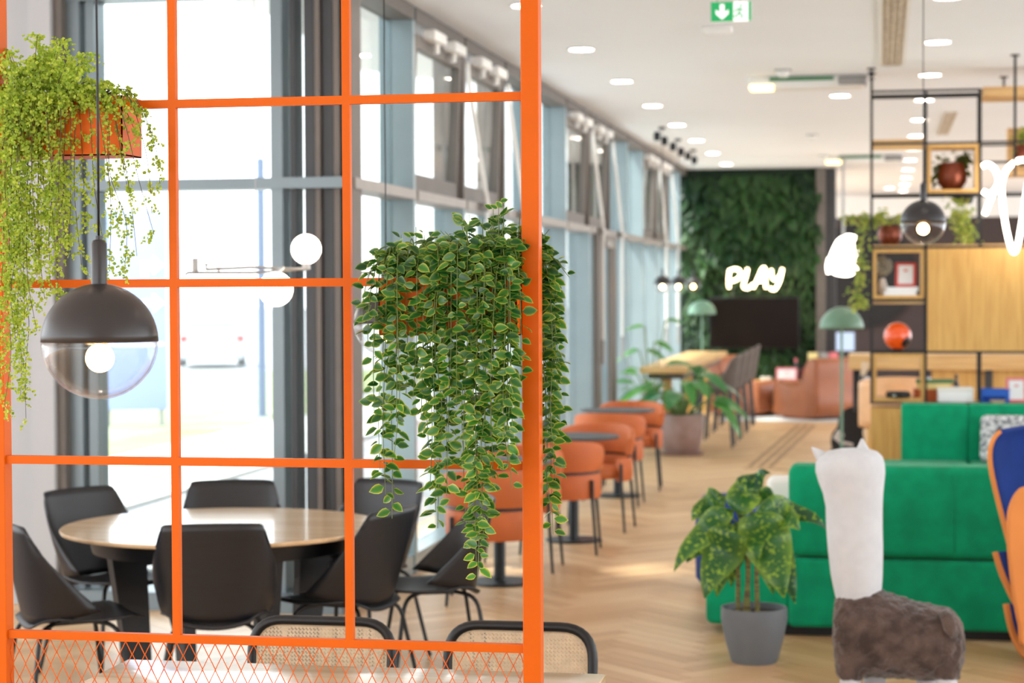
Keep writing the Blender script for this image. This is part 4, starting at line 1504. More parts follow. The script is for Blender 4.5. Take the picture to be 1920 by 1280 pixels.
for px, py, dx, L in ((1195, 612, -1, 0.22), (1185, 655, -1, 0.3), (1225, 655, 1, 0.25), (1240, 640, 1, 0.25), (1262, 600, 1, 0.2)):
    r_ = ony(px, py, q.y)
    it.append(((r_.x - q.x + (0.08 if dx < 0 else -0.08), 0, r_.z), (dx, -0.2, -0.25 if py > 620 else 0.05), L, 0.16, 0.3))
leafy(t, z0, it, M_pots)

# ------------------------------------------------------------------ television, PLAY neon, lounge corner
c = ony(1414, 605, YG - 0.3)
t = E('television', 'large dark flat television on the planted wall under the PLAY sign', 'television', (c.x, YG - 0.3, c.z))
hw, hh = 0.66, 0.375
bz = ob('bezel', MB().rbox((-hw, -0.03, -hh), (hw, 0.02, hh), 0.008), M_black, t)
ob('screen', MB().box((-hw + 0.014, -0.034, -hh + 0.014), (hw - 0.014, -0.029, hh - 0.018)), M_screen, bz, 0)
ob('wall_mount', MB().box((-0.2, 0.02, -0.15), (0.2, 0.3, 0.15)), M_black, t, 0)
q = ony(1414, 522, YG - 0.3)
t = E('neon_sign', 'glowing warm white neon sign reading PLAY on the planted wall', 'sign', (q.x, YG - 0.3, q.z))


def npx(px, py, o=q, y=YG - 0.3):
    p_ = ony(px, py, y)
    return (p_.x - o.x, 0, p_.z - o.z)


for nm, strokes in (('letter_p', [[(1367, 540), (1366, 525), (1368, 506)], [(1366, 508), (1378, 504), (1388, 509), (1386, 520), (1376, 526), (1368, 527)]]),
                    ('letter_l', [[(1402, 503), (1398, 520), (1394, 537), (1403, 540), (1413, 532)]]),
                    ('letter_a', [[(1412, 540), (1420, 524), (1429, 504), (1434, 504), (1435, 522), (1436, 540)], [(1420, 527), (1436, 526)]]),
                    ('letter_y', [[(1446, 505), (1448, 520), (1455, 524), (1463, 516), (1467, 503)], [(1467, 504), (1462, 526), (1453, 542), (1443, 540)]])):
    m_ = MB()
    for s in strokes:
        m_.tube(curve([npx(*p_) for p_ in s], 6), 0.02, 8)
    ob(nm, m_, M_neon, t, 180)
for px in (1368, 1400, 1432, 1462):
    a = Vector(npx(px, 515))
    ob('standoff', MB().cyl(a, a + Vector((0, 0.3, 0)), 0.006, n=6), M_silver, t)


def lounge(label, loc, rz):
    """faces -X"""
    t = E('lounge_chair', label, 'armchair', loc, rz, 'tan leather lounge chairs')
    prof = [(-0.62, 0.04), (-0.66, 0.2), (-0.66, 0.4), (-0.6, 0.47), (-0.5, 0.48), (-0.3, 0.43), (-0.14, 0.45), (-0.06, 0.58), (0.0, 0.74), (0.06, 0.81), (0.15, 0.81), (0.2, 0.74), (0.2, 0.4), (0.17, 0.04)]
    m_ = MB()
    cp_ = [(p_.x, p_.z) for p_ in curve([(a, 0, b) for a, b in prof], 3, True)]
    n = len(cp_)
    cx, cz = -0.2, 0.35
    ys = [(-0.36, 0.93), (-0.345, 0.975), (-0.31, 1.0), (0.31, 1.0), (0.345, 0.975), (0.36, 0.93)]
    o = [(cx + (a - cx) * s, y, cz + (b - cz) * s) for y, s in ys for a, b in cp_]
    f = [(j * n + i, j * n + (i + 1) % n, (j + 1) * n + (i + 1) % n, (j + 1) * n + i) for j in range(5) for i in range(n)]
    f += [tuple(range(n - 1, -1, -1)), tuple(5 * n + i for i in range(n))]
    m_.add(o, f)
    bd_ = ob('body', m_, M_leather, t, 50)
    ob('plinth', MB().rbox((-0.55, -0.28, 0), (0.1, 0.28, 0.06), 0.01), M_black, t)
    sm = MB()
    for y in (-0.353, 0.353):
        sm.tube([(cx + (a - cx) * 0.975, y, cz + (b - cz) * 0.975) for a, b in cp_], 0.006, 5, closed=True)
    ob('piping', sm, M_leather, bd_, 180)
    return t


q = onz(1548, 790, 0)
lc = lounge('tan leather lounge chair with its back to us, in front of the planted wall', (q.x, q.y + 0.3, 0.017), math.radians(-46))
q = onz(1388, 781, 0)
dup(lc, (q.x - 0.12, q.y + 0.35, 0.017), math.radians(150), 'tan leather lounge chair mostly hidden behind the bar stools')
q = onz(1440, 792, 0)
t = E('rug', 'pale rug under the tan leather lounge chairs', 'rug', (q.x + 0.1, q.y + 1.3, 0.0))
ob('pile', MB().rbox((-0.75, -1.15, 0.0), (1.0, 1.2, 0.016), 0.005, 2), M_rug, t)
ob('binding', MB().tube([(-0.75, -1.15, 0.012), (1.0, -1.15, 0.012), (1.0, 1.2, 0.012), (-0.75, 1.2, 0.012)], 0.012, 6, closed=True), M_rug, t)
ct = onc(1452, 713, 28.6)
t = E('coffee_table', 'low oak table beneath the television', 'table', (ct.x + 0.1, ct.y, 0))
zt = ct.z
ob('tabletop', MB().rbox((-0.5, -0.25, zt - 0.05), (0.55, 0.25, zt), 0.006), M_oakh, t)
for x in (-0.4, 0.45):
    for y in (-0.18, 0.18):
        ob('leg', MB().tube([(x, y, zt - 0.05), (x * 1.05, y * 1.05, 0)], [0.025, 0.017], 8), M_oak, t)
a = onz(1434, 783, 0)
t = E('pouf', 'grey pouf between the two tan lounge chairs', 'pouf', (a.x + 0.16, a.y + 0.35, 0.018))
ob('cushion', MB().lathe([(0.0001, 0.0), (0.17, 0.0), (0.2, 0.05), (0.205, 0.2), (0.19, 0.33), (0.15, 0.36), (0.0001, 0.365)], 28), M_greyfab, t, 60)
ob('seam', MB().tube([(0.206 * math.cos(k * PI / 14), 0.206 * math.sin(k * PI / 14), 0.19) for k in range(28)], 0.005, 5, closed=True), M_dark, t, 180)
a = onc(1471, 700, 27.85)


def card(label, loc, w_, h_, m_, rz=0.0, cat='sign', lines=False):
    t = E('framed_card', label, cat, loc, rz)
    R_ = Matrix.Rotation(math.radians(-12), 3, 'X')
    fr_ = ob('frame', MB().rbox((-w_ / 2, -0.008, 0), (w_ / 2, 0.008, h_), 0.004, 2, R_, (0, 0, 0)), m_, t)
    b_ = min(w_, h_) * 0.14
    ob('sheet', MB().box((-w_ / 2 + b_, -0.0105, b_), (w_ / 2 - b_, -0.0085, h_ - b_), R_, (0, 0, 0)), M_paper, fr_, 0)
    ob('stand', MB().bar((0, 0.012, h_ * 0.7), (0, h_ * 0.35, 0.004), 0.03, 0.005), m_, t)
    return t


card('pink framed card standing on the low oak table under the television', (a.x, ct.y - 0.1, zt), 0.3, 0.19, M_pink)
for k, px in enumerate((1431, 1441)):
    a = ony(px, 710, ct.y)
    t = E('white_cup', ('left' if k == 0 else 'right') + ' small white cup on the low oak table by the pink card', 'cup', (a.x, ct.y - 0.05, zt), 0, 'white cups on the low oak table')
    ob('bowl', MB().lathe([(0.0001, 0), (0.022, 0), (0.032, 0.03), (0.035, 0.055), (0.032, 0.055), (0.0001, 0.012)], 16), M_white, t)
    ob('handle', MB().tube([(0.032, 0, 0.045), (0.05, 0, 0.04), (0.05, 0, 0.02), (0.028, 0, 0.015)], 0.004, 6), M_white, t)
for px, py0, py1, m_, r_, lab in ((1492, 672, 712, M_dark, 0.03, 'dark bottle with pale cap on the low oak table'), (1507, 684, 712, M_darkred, 0.06, 'dark red canister on the low oak table behind the lounge chair')):
    a, b_ = ony(px, py0, ct.y), ony(px, py1, ct.y)
    h = a.z - zt
    t = E('bottle' if r_ < 0.05 else 'canister', lab, 'bottle' if r_ < 0.05 else 'container', (a.x, ct.y + 0.02, zt))
    ob('body', MB().lathe([(0.0001, 0), (r_, 0), (r_, h * 0.6), (r_ * 0.6, h * 0.75), (r_ * 0.5, h * 0.85), (0.0001, h * 0.85)], 16), m_, t)
    ob('cap', MB().lathe([(r_ * 0.55, h * 0.82), (r_ * 0.62, h), (0.0001, h)], 14), M_pink if r_ < 0.05 else M_black, t)


# sage mushroom floor lamps
def mushroom(label, loc):
    t = E('floor_lamp', label, 'lamp', loc, 0, 'sage green dome floor lamps')
    zt_ = 1.6
    dome = [(0.2 * math.cos(a), zt_ - 0.2 + 0.2 * math.sin(a)) for a in [i * PI / 2 / 12 for i in range(12)]] + [(0.0001, zt_)]
    ob('shade', MB().lathe_open(dome, 36), M_teal, t, 60, solid=0.004, off=-1)
    ob('pole', MB().cyl((0, 0, 0.02), (0, 0, zt_ - 0.01), 0.0135, n=12), M_teal, t, 40)
    ob('base', MB().lathe([(0.0001, 0), (0.15, 0), (0.15, 0.015), (0.14, 0.022), (0.0001, 0.024)], 32), M_teal, t)
    ob('bulb', MB().sphere((0.05, 0, zt_ - 0.14), 0.03, 14, 8), M_warm, t, 180)
    ob('bulb_holder', MB().cyl((0.05, 0, zt_ - 0.13), (0.05, 0, zt_ - 0.06), 0.018, n=10).bar((0, 0, zt_ - 0.08), (0.05, 0, zt_ - 0.08), 0.02, 0.02), M_teal, t)
    return t


q = onc(1578, 580, 18.2)
fl = mushroom('sage green dome floor lamp in the middle of the hall, left of the shelving', (q.x, q.y, 0))
q = onc(1316, 560, 28.2)
dup(fl, (q.x, q.y, 0), 0, 'sage green dome floor lamp at the window end of the television')

# guitar on a stand
q = onz(1578, 872, 0)
GZc = proj((q.x, q.y, 0))[2]
t = E('guitar', 'black acoustic guitar leaning on a stand behind the white llama head', 'guitar', (q.x, q.y, 0))
Mg = Matrix.Rotation(math.radians(13), 4, 'Y') @ Matrix.Rotation(math.radians(-10), 4, 'X')
out = []
for k in range(40):
    a = 2 * PI * k / 40
    z = 0.34 - 0.25 * math.cos(a)
    wv = (0.2 if z < 0.32 else 0.15) * abs(math.sin(a)) ** 0.7
    wv = abs(math.sin(a)) ** 0.75 * (0.19 - 0.05 * (1 - math.cos(a)) / 2) - 0.035 * math.exp(-((z - 0.37) / 0.06) ** 2)
    out.append((math.copysign(max(0.001, wv), math.sin(a)), z))
gb = ob('body', MB().prism(out, -0.05, 0.05, 'y', Mg), M_black, t, 30)
ob('neck', MB().bar(Mg @ Vector((0, -0.045, 0.55)), Mg @ Vector((0, -0.045, 0.92)), 0.05, 0.025, (1, 0, 0)), M_dark, t)
ob('headstock', MB().prism([(-0.025, 0.92), (0.025, 0.92), (0.04, 1.06), (-0.04, 1.06)], -0.055, -0.035, 'y', Mg), M_cane, t, 0, label='pale headstock')
ob('bridge', MB().prism([(-0.07, 0.2), (0.07, 0.2), (0.06, 0.235), (-0.06, 0.235)], -0.065, -0.051, 'y', Mg), M_silver, gb, 0, label='silver bridge')
ob('pickguard', MB().prism([(-0.15, 0.24), (-0.06, 0.2), (-0.04, 0.3), (-0.12, 0.34)], -0.056, -0.0505, 'y', Mg), M_silver, gb, 0, label='silver pickguard')
s_ = E('guitar_stand', 'small black stand under the guitar', 'stand', (q.x, q.y + 0.05, 0))
for k in range(3):
    a = 2 * PI * k / 3 + 0.5
    ob('leg', MB().tube([(0, 0.12, 0.3), (0.22 * math.cos(a), 0.12 + 0.22 * math.sin(a), 0)], 0.01, 6), M_black, s_)
ob('cradle', MB().tube([(-0.1, -0.12, 0.1), (-0.1, 0.02, 0.08), (0.1, 0.02, 0.08), (0.1, -0.12, 0.1)], 0.01, 6).tube([(0, 0.02, 0.08), (0, 0.12, 0.3)], 0.01, 6), M_black, s_)

# ------------------------------------------------------------------ green velvet sofas
sx0 = onz(1478, 1195, 0).x
SY = 10.17
t = E('sofa', 'emerald velvet modular sofa seen from behind, with a low end seat at its left', 'sofa', (sx0, SY, 0))
xm = ony(1790, 1000, SY).x - sx0
xe = ony(1325, 1100, SY + 0.1).x - sx0
wS = xm + 0.9
ob('base', MB().rbox((xe, 0.03, 0.05), (0.02, 0.9, 0.40), 0.035).rbox((0, 0.0, 0.05), (wS, 0.95, 0.405), 0.03, 4), M_green, t)
bk = ob('backrest', MB().rbox((0, 0.0, 0.41), (wS, 0.24, 0.875), 0.045, 5), M_green, t)
ob('seam', MB().tube([(xm, 0.001, 0.45), (xm, 0.001, 0.83), (xm, 0.04, 0.873), (xm, 0.2, 0.874)], 0.005, 6), M_green, bk, 180)
for a, b_ in ((0, xm - 0.002), (xm + 0.002, wS)):
    ob('seat_cushion', MB().rbox((a, 0.25, 0.39), (b_, 0.95, 0.47), 0.03), M_green, t)
ob('plinth', MB().box((xe + 0.1, 0.08, 0), (xm + 0.8, 0.85, 0.05)), M_black, t, 0)
q = onc(1466, 916, 10.75)
t = E('white_cushion', 'white cushion just showing past the left end of the green sofa back', 'cushion', (q.x + 0.02, q.y, 0.405), math.radians(0))
ob('cover', MB().rbox((-0.1, -0.05, 0), (0.08, 0.06, 0.36), 0.045, 4), M_white, t, 60)
ob('piping', MB().tube(fillet([(-0.09, 0.005, 0.03), (-0.09, 0.005, 0.33), (0.07, 0.005, 0.33), (0.07, 0.005, 0.03)], 0.04), 0.006, 6), M_plushw, t.children[0], 180)
# facing sofa
p_ = onc(1690, 757, 15.2)
fx0, fy = p_.x, p_.y
t = E('sofa', 'emerald velvet sofa facing us in front of the oak shelving', 'sofa', (fx0, fy, 0))
zt = p_.z
p2 = onc(1652, 866, 14.3)
sxl = p2.x - fx0
ob('base', MB().rbox((sxl, -0.85, 0.06), (2.1, 0.22, 0.36), 0.03), M_green, t)
for i in range(4):
    a = 0.50 * i
    ob('backrest', MB().rbox((a, 0.0, 0.4), (a + 0.5, 0.2, zt), 0.022, 4), M_green, t)
    ob('seat_cushion', MB().rbox((a + (sxl if i == 0 else 0), -0.86, 0.36), (a + 0.497, 0.0, 0.46), 0.03), M_green, t)
ob('plinth', MB().box((sxl + 0.1, -0.75, 0), (2.0, 0.15, 0.06)), M_black, t, 0)
q = onc(1868, 842, 14.85)
t = E('patterned_cushion', 'black and white patterned cushion on the facing green sofa, beside the blue chair', 'cushion', (q.x + 0.08, fy - 0.2, 0.462), math.radians(-8))
R_ = Matrix.Rotation(math.radians(-14), 3, 'X')
ob('cover', MB().rbox((-0.2, -0.05, 0), (0.2, 0.06, 0.36), 0.045, 4, R_, (0, 0, 0)), M_cushion, t, 60)
ob('piping', MB().tube([R_ @ Vector(v) for v in fillet([(-0.19, 0.005, 0.03), (-0.19, 0.005, 0.34), (0.19, 0.005, 0.34), (0.19, 0.005, 0.03)], 0.05)], 0.006, 6), M_white, t, 180)
q = onz(1652, 872, 0.5)
t = E('low_table', 'pale oak low table between the two green sofas', 'table', (q.x + 0.27, q.y - 0.3, 0))
ob('tabletop', MB().rbox((-0.28, -0.3, 0.47), (0.22, 0.3, 0.5), 0.006), M_tabletop, t)
for sx in (-0.24, 0.18):
    for sy in (-0.25, 0.25):
        ob('leg', MB().rbox((sx - 0.02, sy - 0.02, 0), (sx + 0.02, sy + 0.02, 0.47), 0.004), M_oak, t)
# blue pouf
q = onc(1362, 1010, 11.75)
t = E('blue_pouf', 'royal blue pouf glimpsed between the leaves of the potted dumbcane', 'pouf', (q.x, q.y + 0.1, 0))
ob('cushion', MB().lathe([(0.0001, 0.02), (0.16, 0.02), (0.19, 0.06), (0.195, 0.36), (0.18, 0.49), (0.14, 0.545), (0.0001, 0.555)], 32), M_blue, t, 60)
ob('foot', MB().lathe([(0.0001, 0), (0.13, 0), (0.13, 0.03), (0.0001, 0.03)], 24), M_black, t)

# ------------------------------------------------------------------ dumbcane in a grey pot
q = onz(1414, 1240, 0)
DY = q.y
t = E('potted_dumbcane', 'speckled dumbcane with big drooping leaves in a smooth grey pot', 'plant', (q.x, DY, 0))
z0 = pot(t, 0.113, 0.158, 0.262, M_potg, saucer=False)


def dl_(px, py, dy=0.0):
    r_ = ony(px, py, DY + dy)
    return Vector((r_.x - q.x, dy, r_.z))


for px0, px1, py1 in ((1384, 1378, 1000), (1402, 1396, 985), (1420, 1410, 960), (1395, 1405, 1020)):
    a, b_ = dl_(px0, 1160), dl_(px1, py1)
    ob('cane', MB().tube([(a.x, rnd.uniform(-.03, .03), z0 - 0.01), ((a.x + b_.x) / 2 + 0.008, 0, (z0 + b_.z) / 2), (b_.x, 0, b_.z)], [0.012, 0.011, 0.009], 8), mat('cane_bark_%d' % px0, (130, 128, 60), 0.6, rgb2=(86, 66, 40), scale=14, stretch=(1, 1, 5)), t, 60)
# leaves: base px, tip px, depth at base, at tip, width
for (bx, by, tx, ty, d0, d1, W) in ((1375, 955, 1265, 1080, -0.02, -0.12, 0.11), (1380, 985, 1322, 1130, -0.05, -0.16, 0.17), (1360, 930, 1300, 980, 0.04, 0.06, 0.12), (1392, 975, 1372, 1105, 0.02, 0.05, 0.1),
                                    (1378, 925, 1447, 892, 0.02, 0.0, 0.075), (1382, 960, 1402, 912, -0.02, -0.1, 0.13), (1412, 960, 1470, 1130, -0.06, -0.17, 0.2), (1425, 945, 1548, 1000, 0.0, 0.03, 0.08),
                                    (1425, 960, 1490, 1140, 0.02, 0.0, 0.13), (1415, 990, 1450, 1120, 0.05, 0.03, 0.12), (1405, 965, 1420, 1060, -0.04, -0.13, 0.11), (1370, 970, 1290, 1060, 0.05, 0.1, 0.15),
                                    (1420, 950, 1500, 1000, -0.02, -0.08, 0.14), (1388, 990, 1345, 1125, 0.03, 0.02, 0.12), (1408, 940, 1450, 930, 0.06, 0.1, 0.11)):
    b_, tip = dl_(bx, by, d0), dl_(tx, ty, d1)
    d = tip - b_
    L = d.length
    m_ = MB()
    up = Vector((0, -0.9, 0.5))
    # arch: leaf starts flatter and bends down
    rows = 11
    side = d.cross(up).normalized()
    nrm = side.cross(d).normalized()
    o, e_ = [], []
    rr = rnd.random()
    for i in range(rows):
        f_ = i / (rows - 1)
        wv = 1.22 * W / 2 * max(0.03, math.sin(PI * min(1, f_ ** 0.72)) ** 0.8)
        c_ = b_ + d * f_ + Vector((0, 0, 1)) * 0.22 * L * math.sin(PI * f_ * 0.9) * 0.7 + nrm * 0.04 * math.sin(f_ * 9)
        for cx in (-1, -0.6, 0, 0.6, 1):
            o.append(c_ + side * cx * wv - nrm * 0.25 * wv * cx * cx)
            e_.append(abs(cx))
    fs = [(i * 5 + k, i * 5 + k + 1, (i + 1) * 5 + k + 1, (i + 1) * 5 + k) for i in range(rows - 1) for k in range(4)]
    m_.add(o, fs, edge=e_, rnd=[rr] * len(o))
    pe = ob('petiole', MB().tube(curve([(b_.x * 0.4 - 0.01, 0, b_.z - 0.12), (b_.x * 0.7, b_.y * 0.6, b_.z - 0.03), b_], 5), 0.005, 6), M_stem, t, 180)
    ob('leaf', m_, M_dief, pe, 180)

# ------------------------------------------------------------------ llama stool, seen from behind
q = onz(1680, 1312, 0)
LY = q.y
t = E('llama_stool', 'plush llama stool seen from behind, white neck and head on a brown body', 'stool', (q.x, LY, 0))


def ll(px, py):
    r_ = ony(px, py, LY)
    return Vector((r_.x - q.x, 0, r_.z))


SC = 3733 / (LY * 1.0)   # px per metre roughly


def loft(rings, n=28):
    """rings: (centre, half a (x), half b (y), axis tilt)"""
    m_ = MB()
    o = []
    for c_, ax, by, ex in rings:
        for k in range(n):
            a = 2 * PI * k / n
            o.append(c_ + ex * (ax * math.cos(a)) + Vector((0, 1, 0)) * (by * math.sin(a)))
    f = [(j * n + k, j * n + (k + 1) % n, (j + 1) * n + (k + 1) % n, (j + 1) * n + k) for j in range(len(rings) - 1) for k in range(n)]
    f += [tuple(range(n - 1, -1, -1)), tuple((len(rings) - 1) * n + k for k in range(n))]
    return m_.add(o, f)


X = Vector((1, 0, 0))
nk = []
for xa, xb, py in ((1580, 1640, 1150), (1566, 1652, 1118), (1558, 1655, 1080), (1552, 1656, 1030), (1549, 1655, 990), (1548, 1655, 950), (1543, 1656, 925), (1535, 1658, 905), (1529, 1660, 885), (1529, 1659, 868), (1536, 1655, 855), (1551, 1646, 846), (1575, 1628, 841), (1594, 1606, 840)):
    a, b_ = ll(xa, py), ll(xb, py)
    nk.append(((a + b_) / 2, (b_.x - a.x) / 2, (b_.x - a.x) / 2 * 0.95, X))
head = loft(nk)
o = ob('neck_and_head', head, M_plushw, t, 180, label='white plush neck and head')
for pts, lab in ((((1522, 838), (1534, 868), (1556, 852)), 'left'), (((1604, 846), (1616, 822), (1632, 850)), 'right')):
    m_ = MB()
    a, b_, c_ = [ll(*p_) for p_ in pts]
    tip = a if lab == 'left' else b_
    base = ((b_ + c_) / 2) if lab == 'left' else ((a + c_) / 2)
    wv = ((c_ - b_) if lab == 'left' else (c_ - a)).length / 2
    pr = [base.lerp(tip, f_) for f_ in (-0.5, 0, 0.4, 0.8, 1.0)]
    m_.tube(pr, [wv, wv * 1.0, wv * 0.72, wv * 0.32, 0.004], 14)
    ob('ear', m_, M_plushw, t, 180)
# body: rings along X, cross-section in YZ
bd = MB()
rings = []
for px, pt_, pb_, hy in ((1562, 1170, 1200, 0.05), (1566, 1122, 1236, 0.11), (1578, 1104, 1262, 0.14), (1600, 1099, 1268, 0.155), (1640, 1100, 1268, 0.16), (1670, 1112, 1270, 0.16), (1700, 1122, 1272, 0.158), (1735, 1131, 1274, 0.158), (1765, 1137, 1275, 0.155), (1785, 1143, 1270, 0.14), (1800, 1160, 1262, 0.11), (1808, 1185, 1240, 0.06)):
    a, b_ = ll(px, pt_), ll(px, pb_)
    rings.append(((a + b_) / 2, (a.z - b_.z) / 2, hy, Vector((0, 0, 1))))
bm_ = loft(rings, 28)
bd.add(bm_.v, bm_.f)
for px, dy, py1 in ((1595, -0.07, 1266), (1640, 0.08, 1266), (1740, 0.08, 1268), (1774, -0.07, 1266)):
    a = ll(px, 1225)
    b_ = ll(px, py1)
    bd.tube([(a.x, dy, a.z), (b_.x, dy * 1.05, (a.z + b_.z) / 2), (b_.x, dy * 1.05, b_.z)], [0.07, 0.062, 0.056], 18)
o = ob('body', bd, M_plushb, t, 180, label='brown fleecy body')
md = o.modifiers.new('join', 'REMESH')
md.mode = 'VOXEL'
md.voxel_size = 0.008
md.use_smooth_shade = True
md = o.modifiers.new('soften', 'SMOOTH')
md.factor = 0.6
md.iterations = 8
tx = bpy.data.textures.new('fleece', 'CLOUDS')
tx.noise_scale = 0.035
md = o.modifiers.new('fleece', 'DISPLACE')
md.texture = tx
md.strength = 0.022
md.mid_level = 0.5
for px, dy in ((1595, -0.07), (1640, 0.08), (1740, 0.08), (1774, -0.07)):
    b_ = ll(px, 1262)
    ob('foot', MB().lathe([(0.0001, 0), (0.05, 0), (0.056, 0.01), (0.05, 0.05), (0.042, b_.z), (0.0001, b_.z + 0.01)], 18, (b_.x, dy * 1.05, 0)), M_plushw, t, 60, label='white foot')
tl_ = [ll(1768, 1140), ll(1775, 1150), ll(1780, 1168), ll(1782, 1182)]
tl_ = [p_ + Vector((0, -0.1 - 0.02 * i, 0)) for i, p_ in enumerate(tl_)]
ob('tail', MB().tube(tl_, [0.022, 0.03, 0.028, 0.006], 12), M_plushb, t, 180, label='short brown tail')

# ------------------------------------------------------------------ apricot and blue wing chair at the right edge
q = onz(1925, 1246, 0)
t = E('wing_chair', 'scoop shaped lounge chair, apricot outside and royal blue inside, beside the llama', 'armchair', (q.x + 0.03, q.y + 0.12, 0))


def wl(px, py, y=0.0):
    r_ = ony(px, py, q.y + 0.12 + y)
    return Vector((r_.x - q.x - 0.03, y, r_.z))


def scoop(name, prof, wd, bow, th, inset, drop):
    """curved shell open towards the camera; prof = its left edge (px, py), bottom to top"""
    P = [wl(*p_) for p_ in prof]

    def f(u, v):
        k = v * (len(P) - 1)
        i = min(len(P) - 2, int(k))
        c_ = P[i].lerp(P[i + 1], k - i)
        return (c_.x + wd * u, bow * math.sin(PI * min(1, u * 1.02)) ** 0.8 * (1 - 0.35 * v), c_.z + drop * math.sin(PI * u) * v)
    ob(name + '_shell', MB().grid(f, 21, 15), M_egg, t, 180, solid=th, off=1, label='apricot outer ' + name)
    ob(name + '_lining', MB().grid(lambda u, v: Vector(f(inset[0] + (0.98 - inset[0]) * u, inset[1] + (1 - inset[1]) * v)) + Vector((0, -0.012, 0.002)), 21, 15), M_blue, t, 180, solid=0.02, off=1, label='royal blue inner ' + name)


prof_b = curve([(1905, 1090, 0), (1886, 1015, 0), (1869, 950, 0), (1855, 890, 0), (1851, 850, 0), (1858, 822, 0), (1872, 806, 0)], 3)
scoop('back', [(p_.x, p_.y) for p_ in prof_b], 0.62, 0.2, 0.02, (0.022, 0.0), 0.03)
prof_a = curve([(1912, 1155, 0), (1892, 1120, 0), (1872, 1075, 0), (1860, 1035, 0)], 3)
scoop('arm', [(p_.x, p_.y) for p_ in prof_a], 0.5, 0.16, 0.02, (0.045, 0.12), 0.0)
prof_s = curve([(1932, 1245, 0), (1908, 1222, 0), (1890, 1180, 0), (1880, 1132, 0)], 3)
scoop('seat', [(p_.x, p_.y) for p_ in prof_s], 0.5, 0.16, 0.02, (0.05, 0.42), 0.0)
# near wing, apricot outside towards the camera
P0 = [(1925, 912), (1905, 922), (1891, 950), (1887, 985), (1889, 1040), (1897, 1110), (1908, 1170), (1925, 1215)]
wing = [wl(*p_, -0.36) for p_ in P0]
wing2 = [(p_.x, p_.z) for p_ in wing] + [(wing[-1].x + 0.3, wing[-1].z + 0.05), (wing[0].x + 0.32, wing[0].z - 0.25), (wing[0].x + 0.12, wing[0].z - 0.02)]
wing2 = [(p_.x, p_.z) for p_ in curve([(x_, 0, z_) for x_, z_ in wing2], 4, True)]
ob('wing', MB().prism(wing2, -0.37, -0.335, 'y'), M_egg, t, 30, label='apricot outer side of the near wing')
t.children[-1].modifiers.new('round', 'BEVEL').width = 0.015
ob('seat_cushion', MB().rbox((0.09, -0.3, 0.34), (0.55, 0.12, 0.42), 0.03), M_blue, t, label='royal blue seat cushion')
ob('base_plate', MB().rbox((0.0, -0.2, 0.14), (0.5, 0.25, 0.2), 0.01), M_black, t)
for dx in (0.0, 0.5):
    for dy in (-0.2, 0.25):
        ob('leg', MB().tube([(0.25 + (dx - 0.25) * 0.7, dy * 0.7, 0.17), (dx, dy, 0)], [0.014, 0.01], 8), M_black, t)

# ------------------------------------------------------------------ black steel and oak shelving
q = onc(1634, 700, 16.1)
SX, SYY = q.x, q.y
t = E('shelving_unit', 'tall black steel shelving with oak boxes, fixed to the ceiling', 'shelf', (SX, SYY, 0))
SH = t
DP = 0.36


def sh(px, py, dy=0.0):
    r_ = ony(px, py, SYY + dy)
    return r_.x - SX, r_.z


def post(x, z0, z1, y, w_=0.02):
    ob('post', MB().box((x - w_ / 2, y - w_ / 2, z0), (x + w_ / 2, y + w_ / 2, z1)), M_black, SH, 0)


def srail(x0, x1, z, y, w_=0.018):
    ob('rail', MB().box((x0, y - w_ / 2, z - w_ / 2), (x1, y + w_ / 2, z + w_ / 2)), M_black, SH, 0)


x0 = 0.0
x1 = sh(1736, 500)[0]
x2 = sh(1838, 500)[0]
x3 = x2 + (x2 - x1)
x4 = x3 + (x2 - x1)
zb = sh(1634, 757)[1]
ztop = sh(1634, 172)[1]
for x in (x0,):
    for y in (0, DP):
        post(x, zb, H, y)
        ob('ceiling_foot', MB().lathe([(0.035, H - 0.012), (0.035, H - 0.001), (0.0001, H - 0.001)], 16, (x, y, 0)).lathe([(0.022, H - 0.06), (0.022, H - 0.048)], 14, (x, y, 0)), M_black, SH)
for x in (x1, x2, x3, x4):
    for y in (0, DP):
        post(x, zb, ztop, y)
for px, dy in ((1903, -0.7), (1882, 0.9)):
    a, b_ = sh(px, 300, dy)
    post(a, ztop if dy > 0 else sh(1903, 330, dy)[1], H, dy)
    ob('ceiling_foot', MB().lathe([(0.035, H - 0.012), (0.035, H - 0.001), (0.0001, H - 0.001)], 16, (a, dy, 0)), M_black, SH)
for z in (ztop, ztop - 0.052):
    srail(x0, x2, z, 0)
srail(x0, x2, ztop, DP)
for y0_, x in ((0, x0), (0, x1), (0, x2)):
    ob('rail', MB().box((x - 0.009, 0, ztop - 0.009), (x + 0.009, DP, ztop + 0.009)), M_black, SH, 0)
zl = [sh(1634, y)[1] for y in (270, 366, 464, 563, 660, 755)]
for z in zl:
    srail(x0, x4, z, 0)
    srail(x0, x4, z, DP)
# oak shelf and boxes


def sbox(xa, xb, za, zt_, label=None):
    b_ = MB()
    th = 0.028
    b_.box((xa, 0.0, za), (xb, DP, za + th)).box((xa, 0.0, zt_ - th), (xb, DP, zt_)).box((xa, 0.0, za + th), (xa + th, DP, zt_ - th)).box((xb - th, 0.0, za + th), (xb, DP, zt_ - th))
    ob('oak_box', b_, M_oak, SH, 0, label=label)


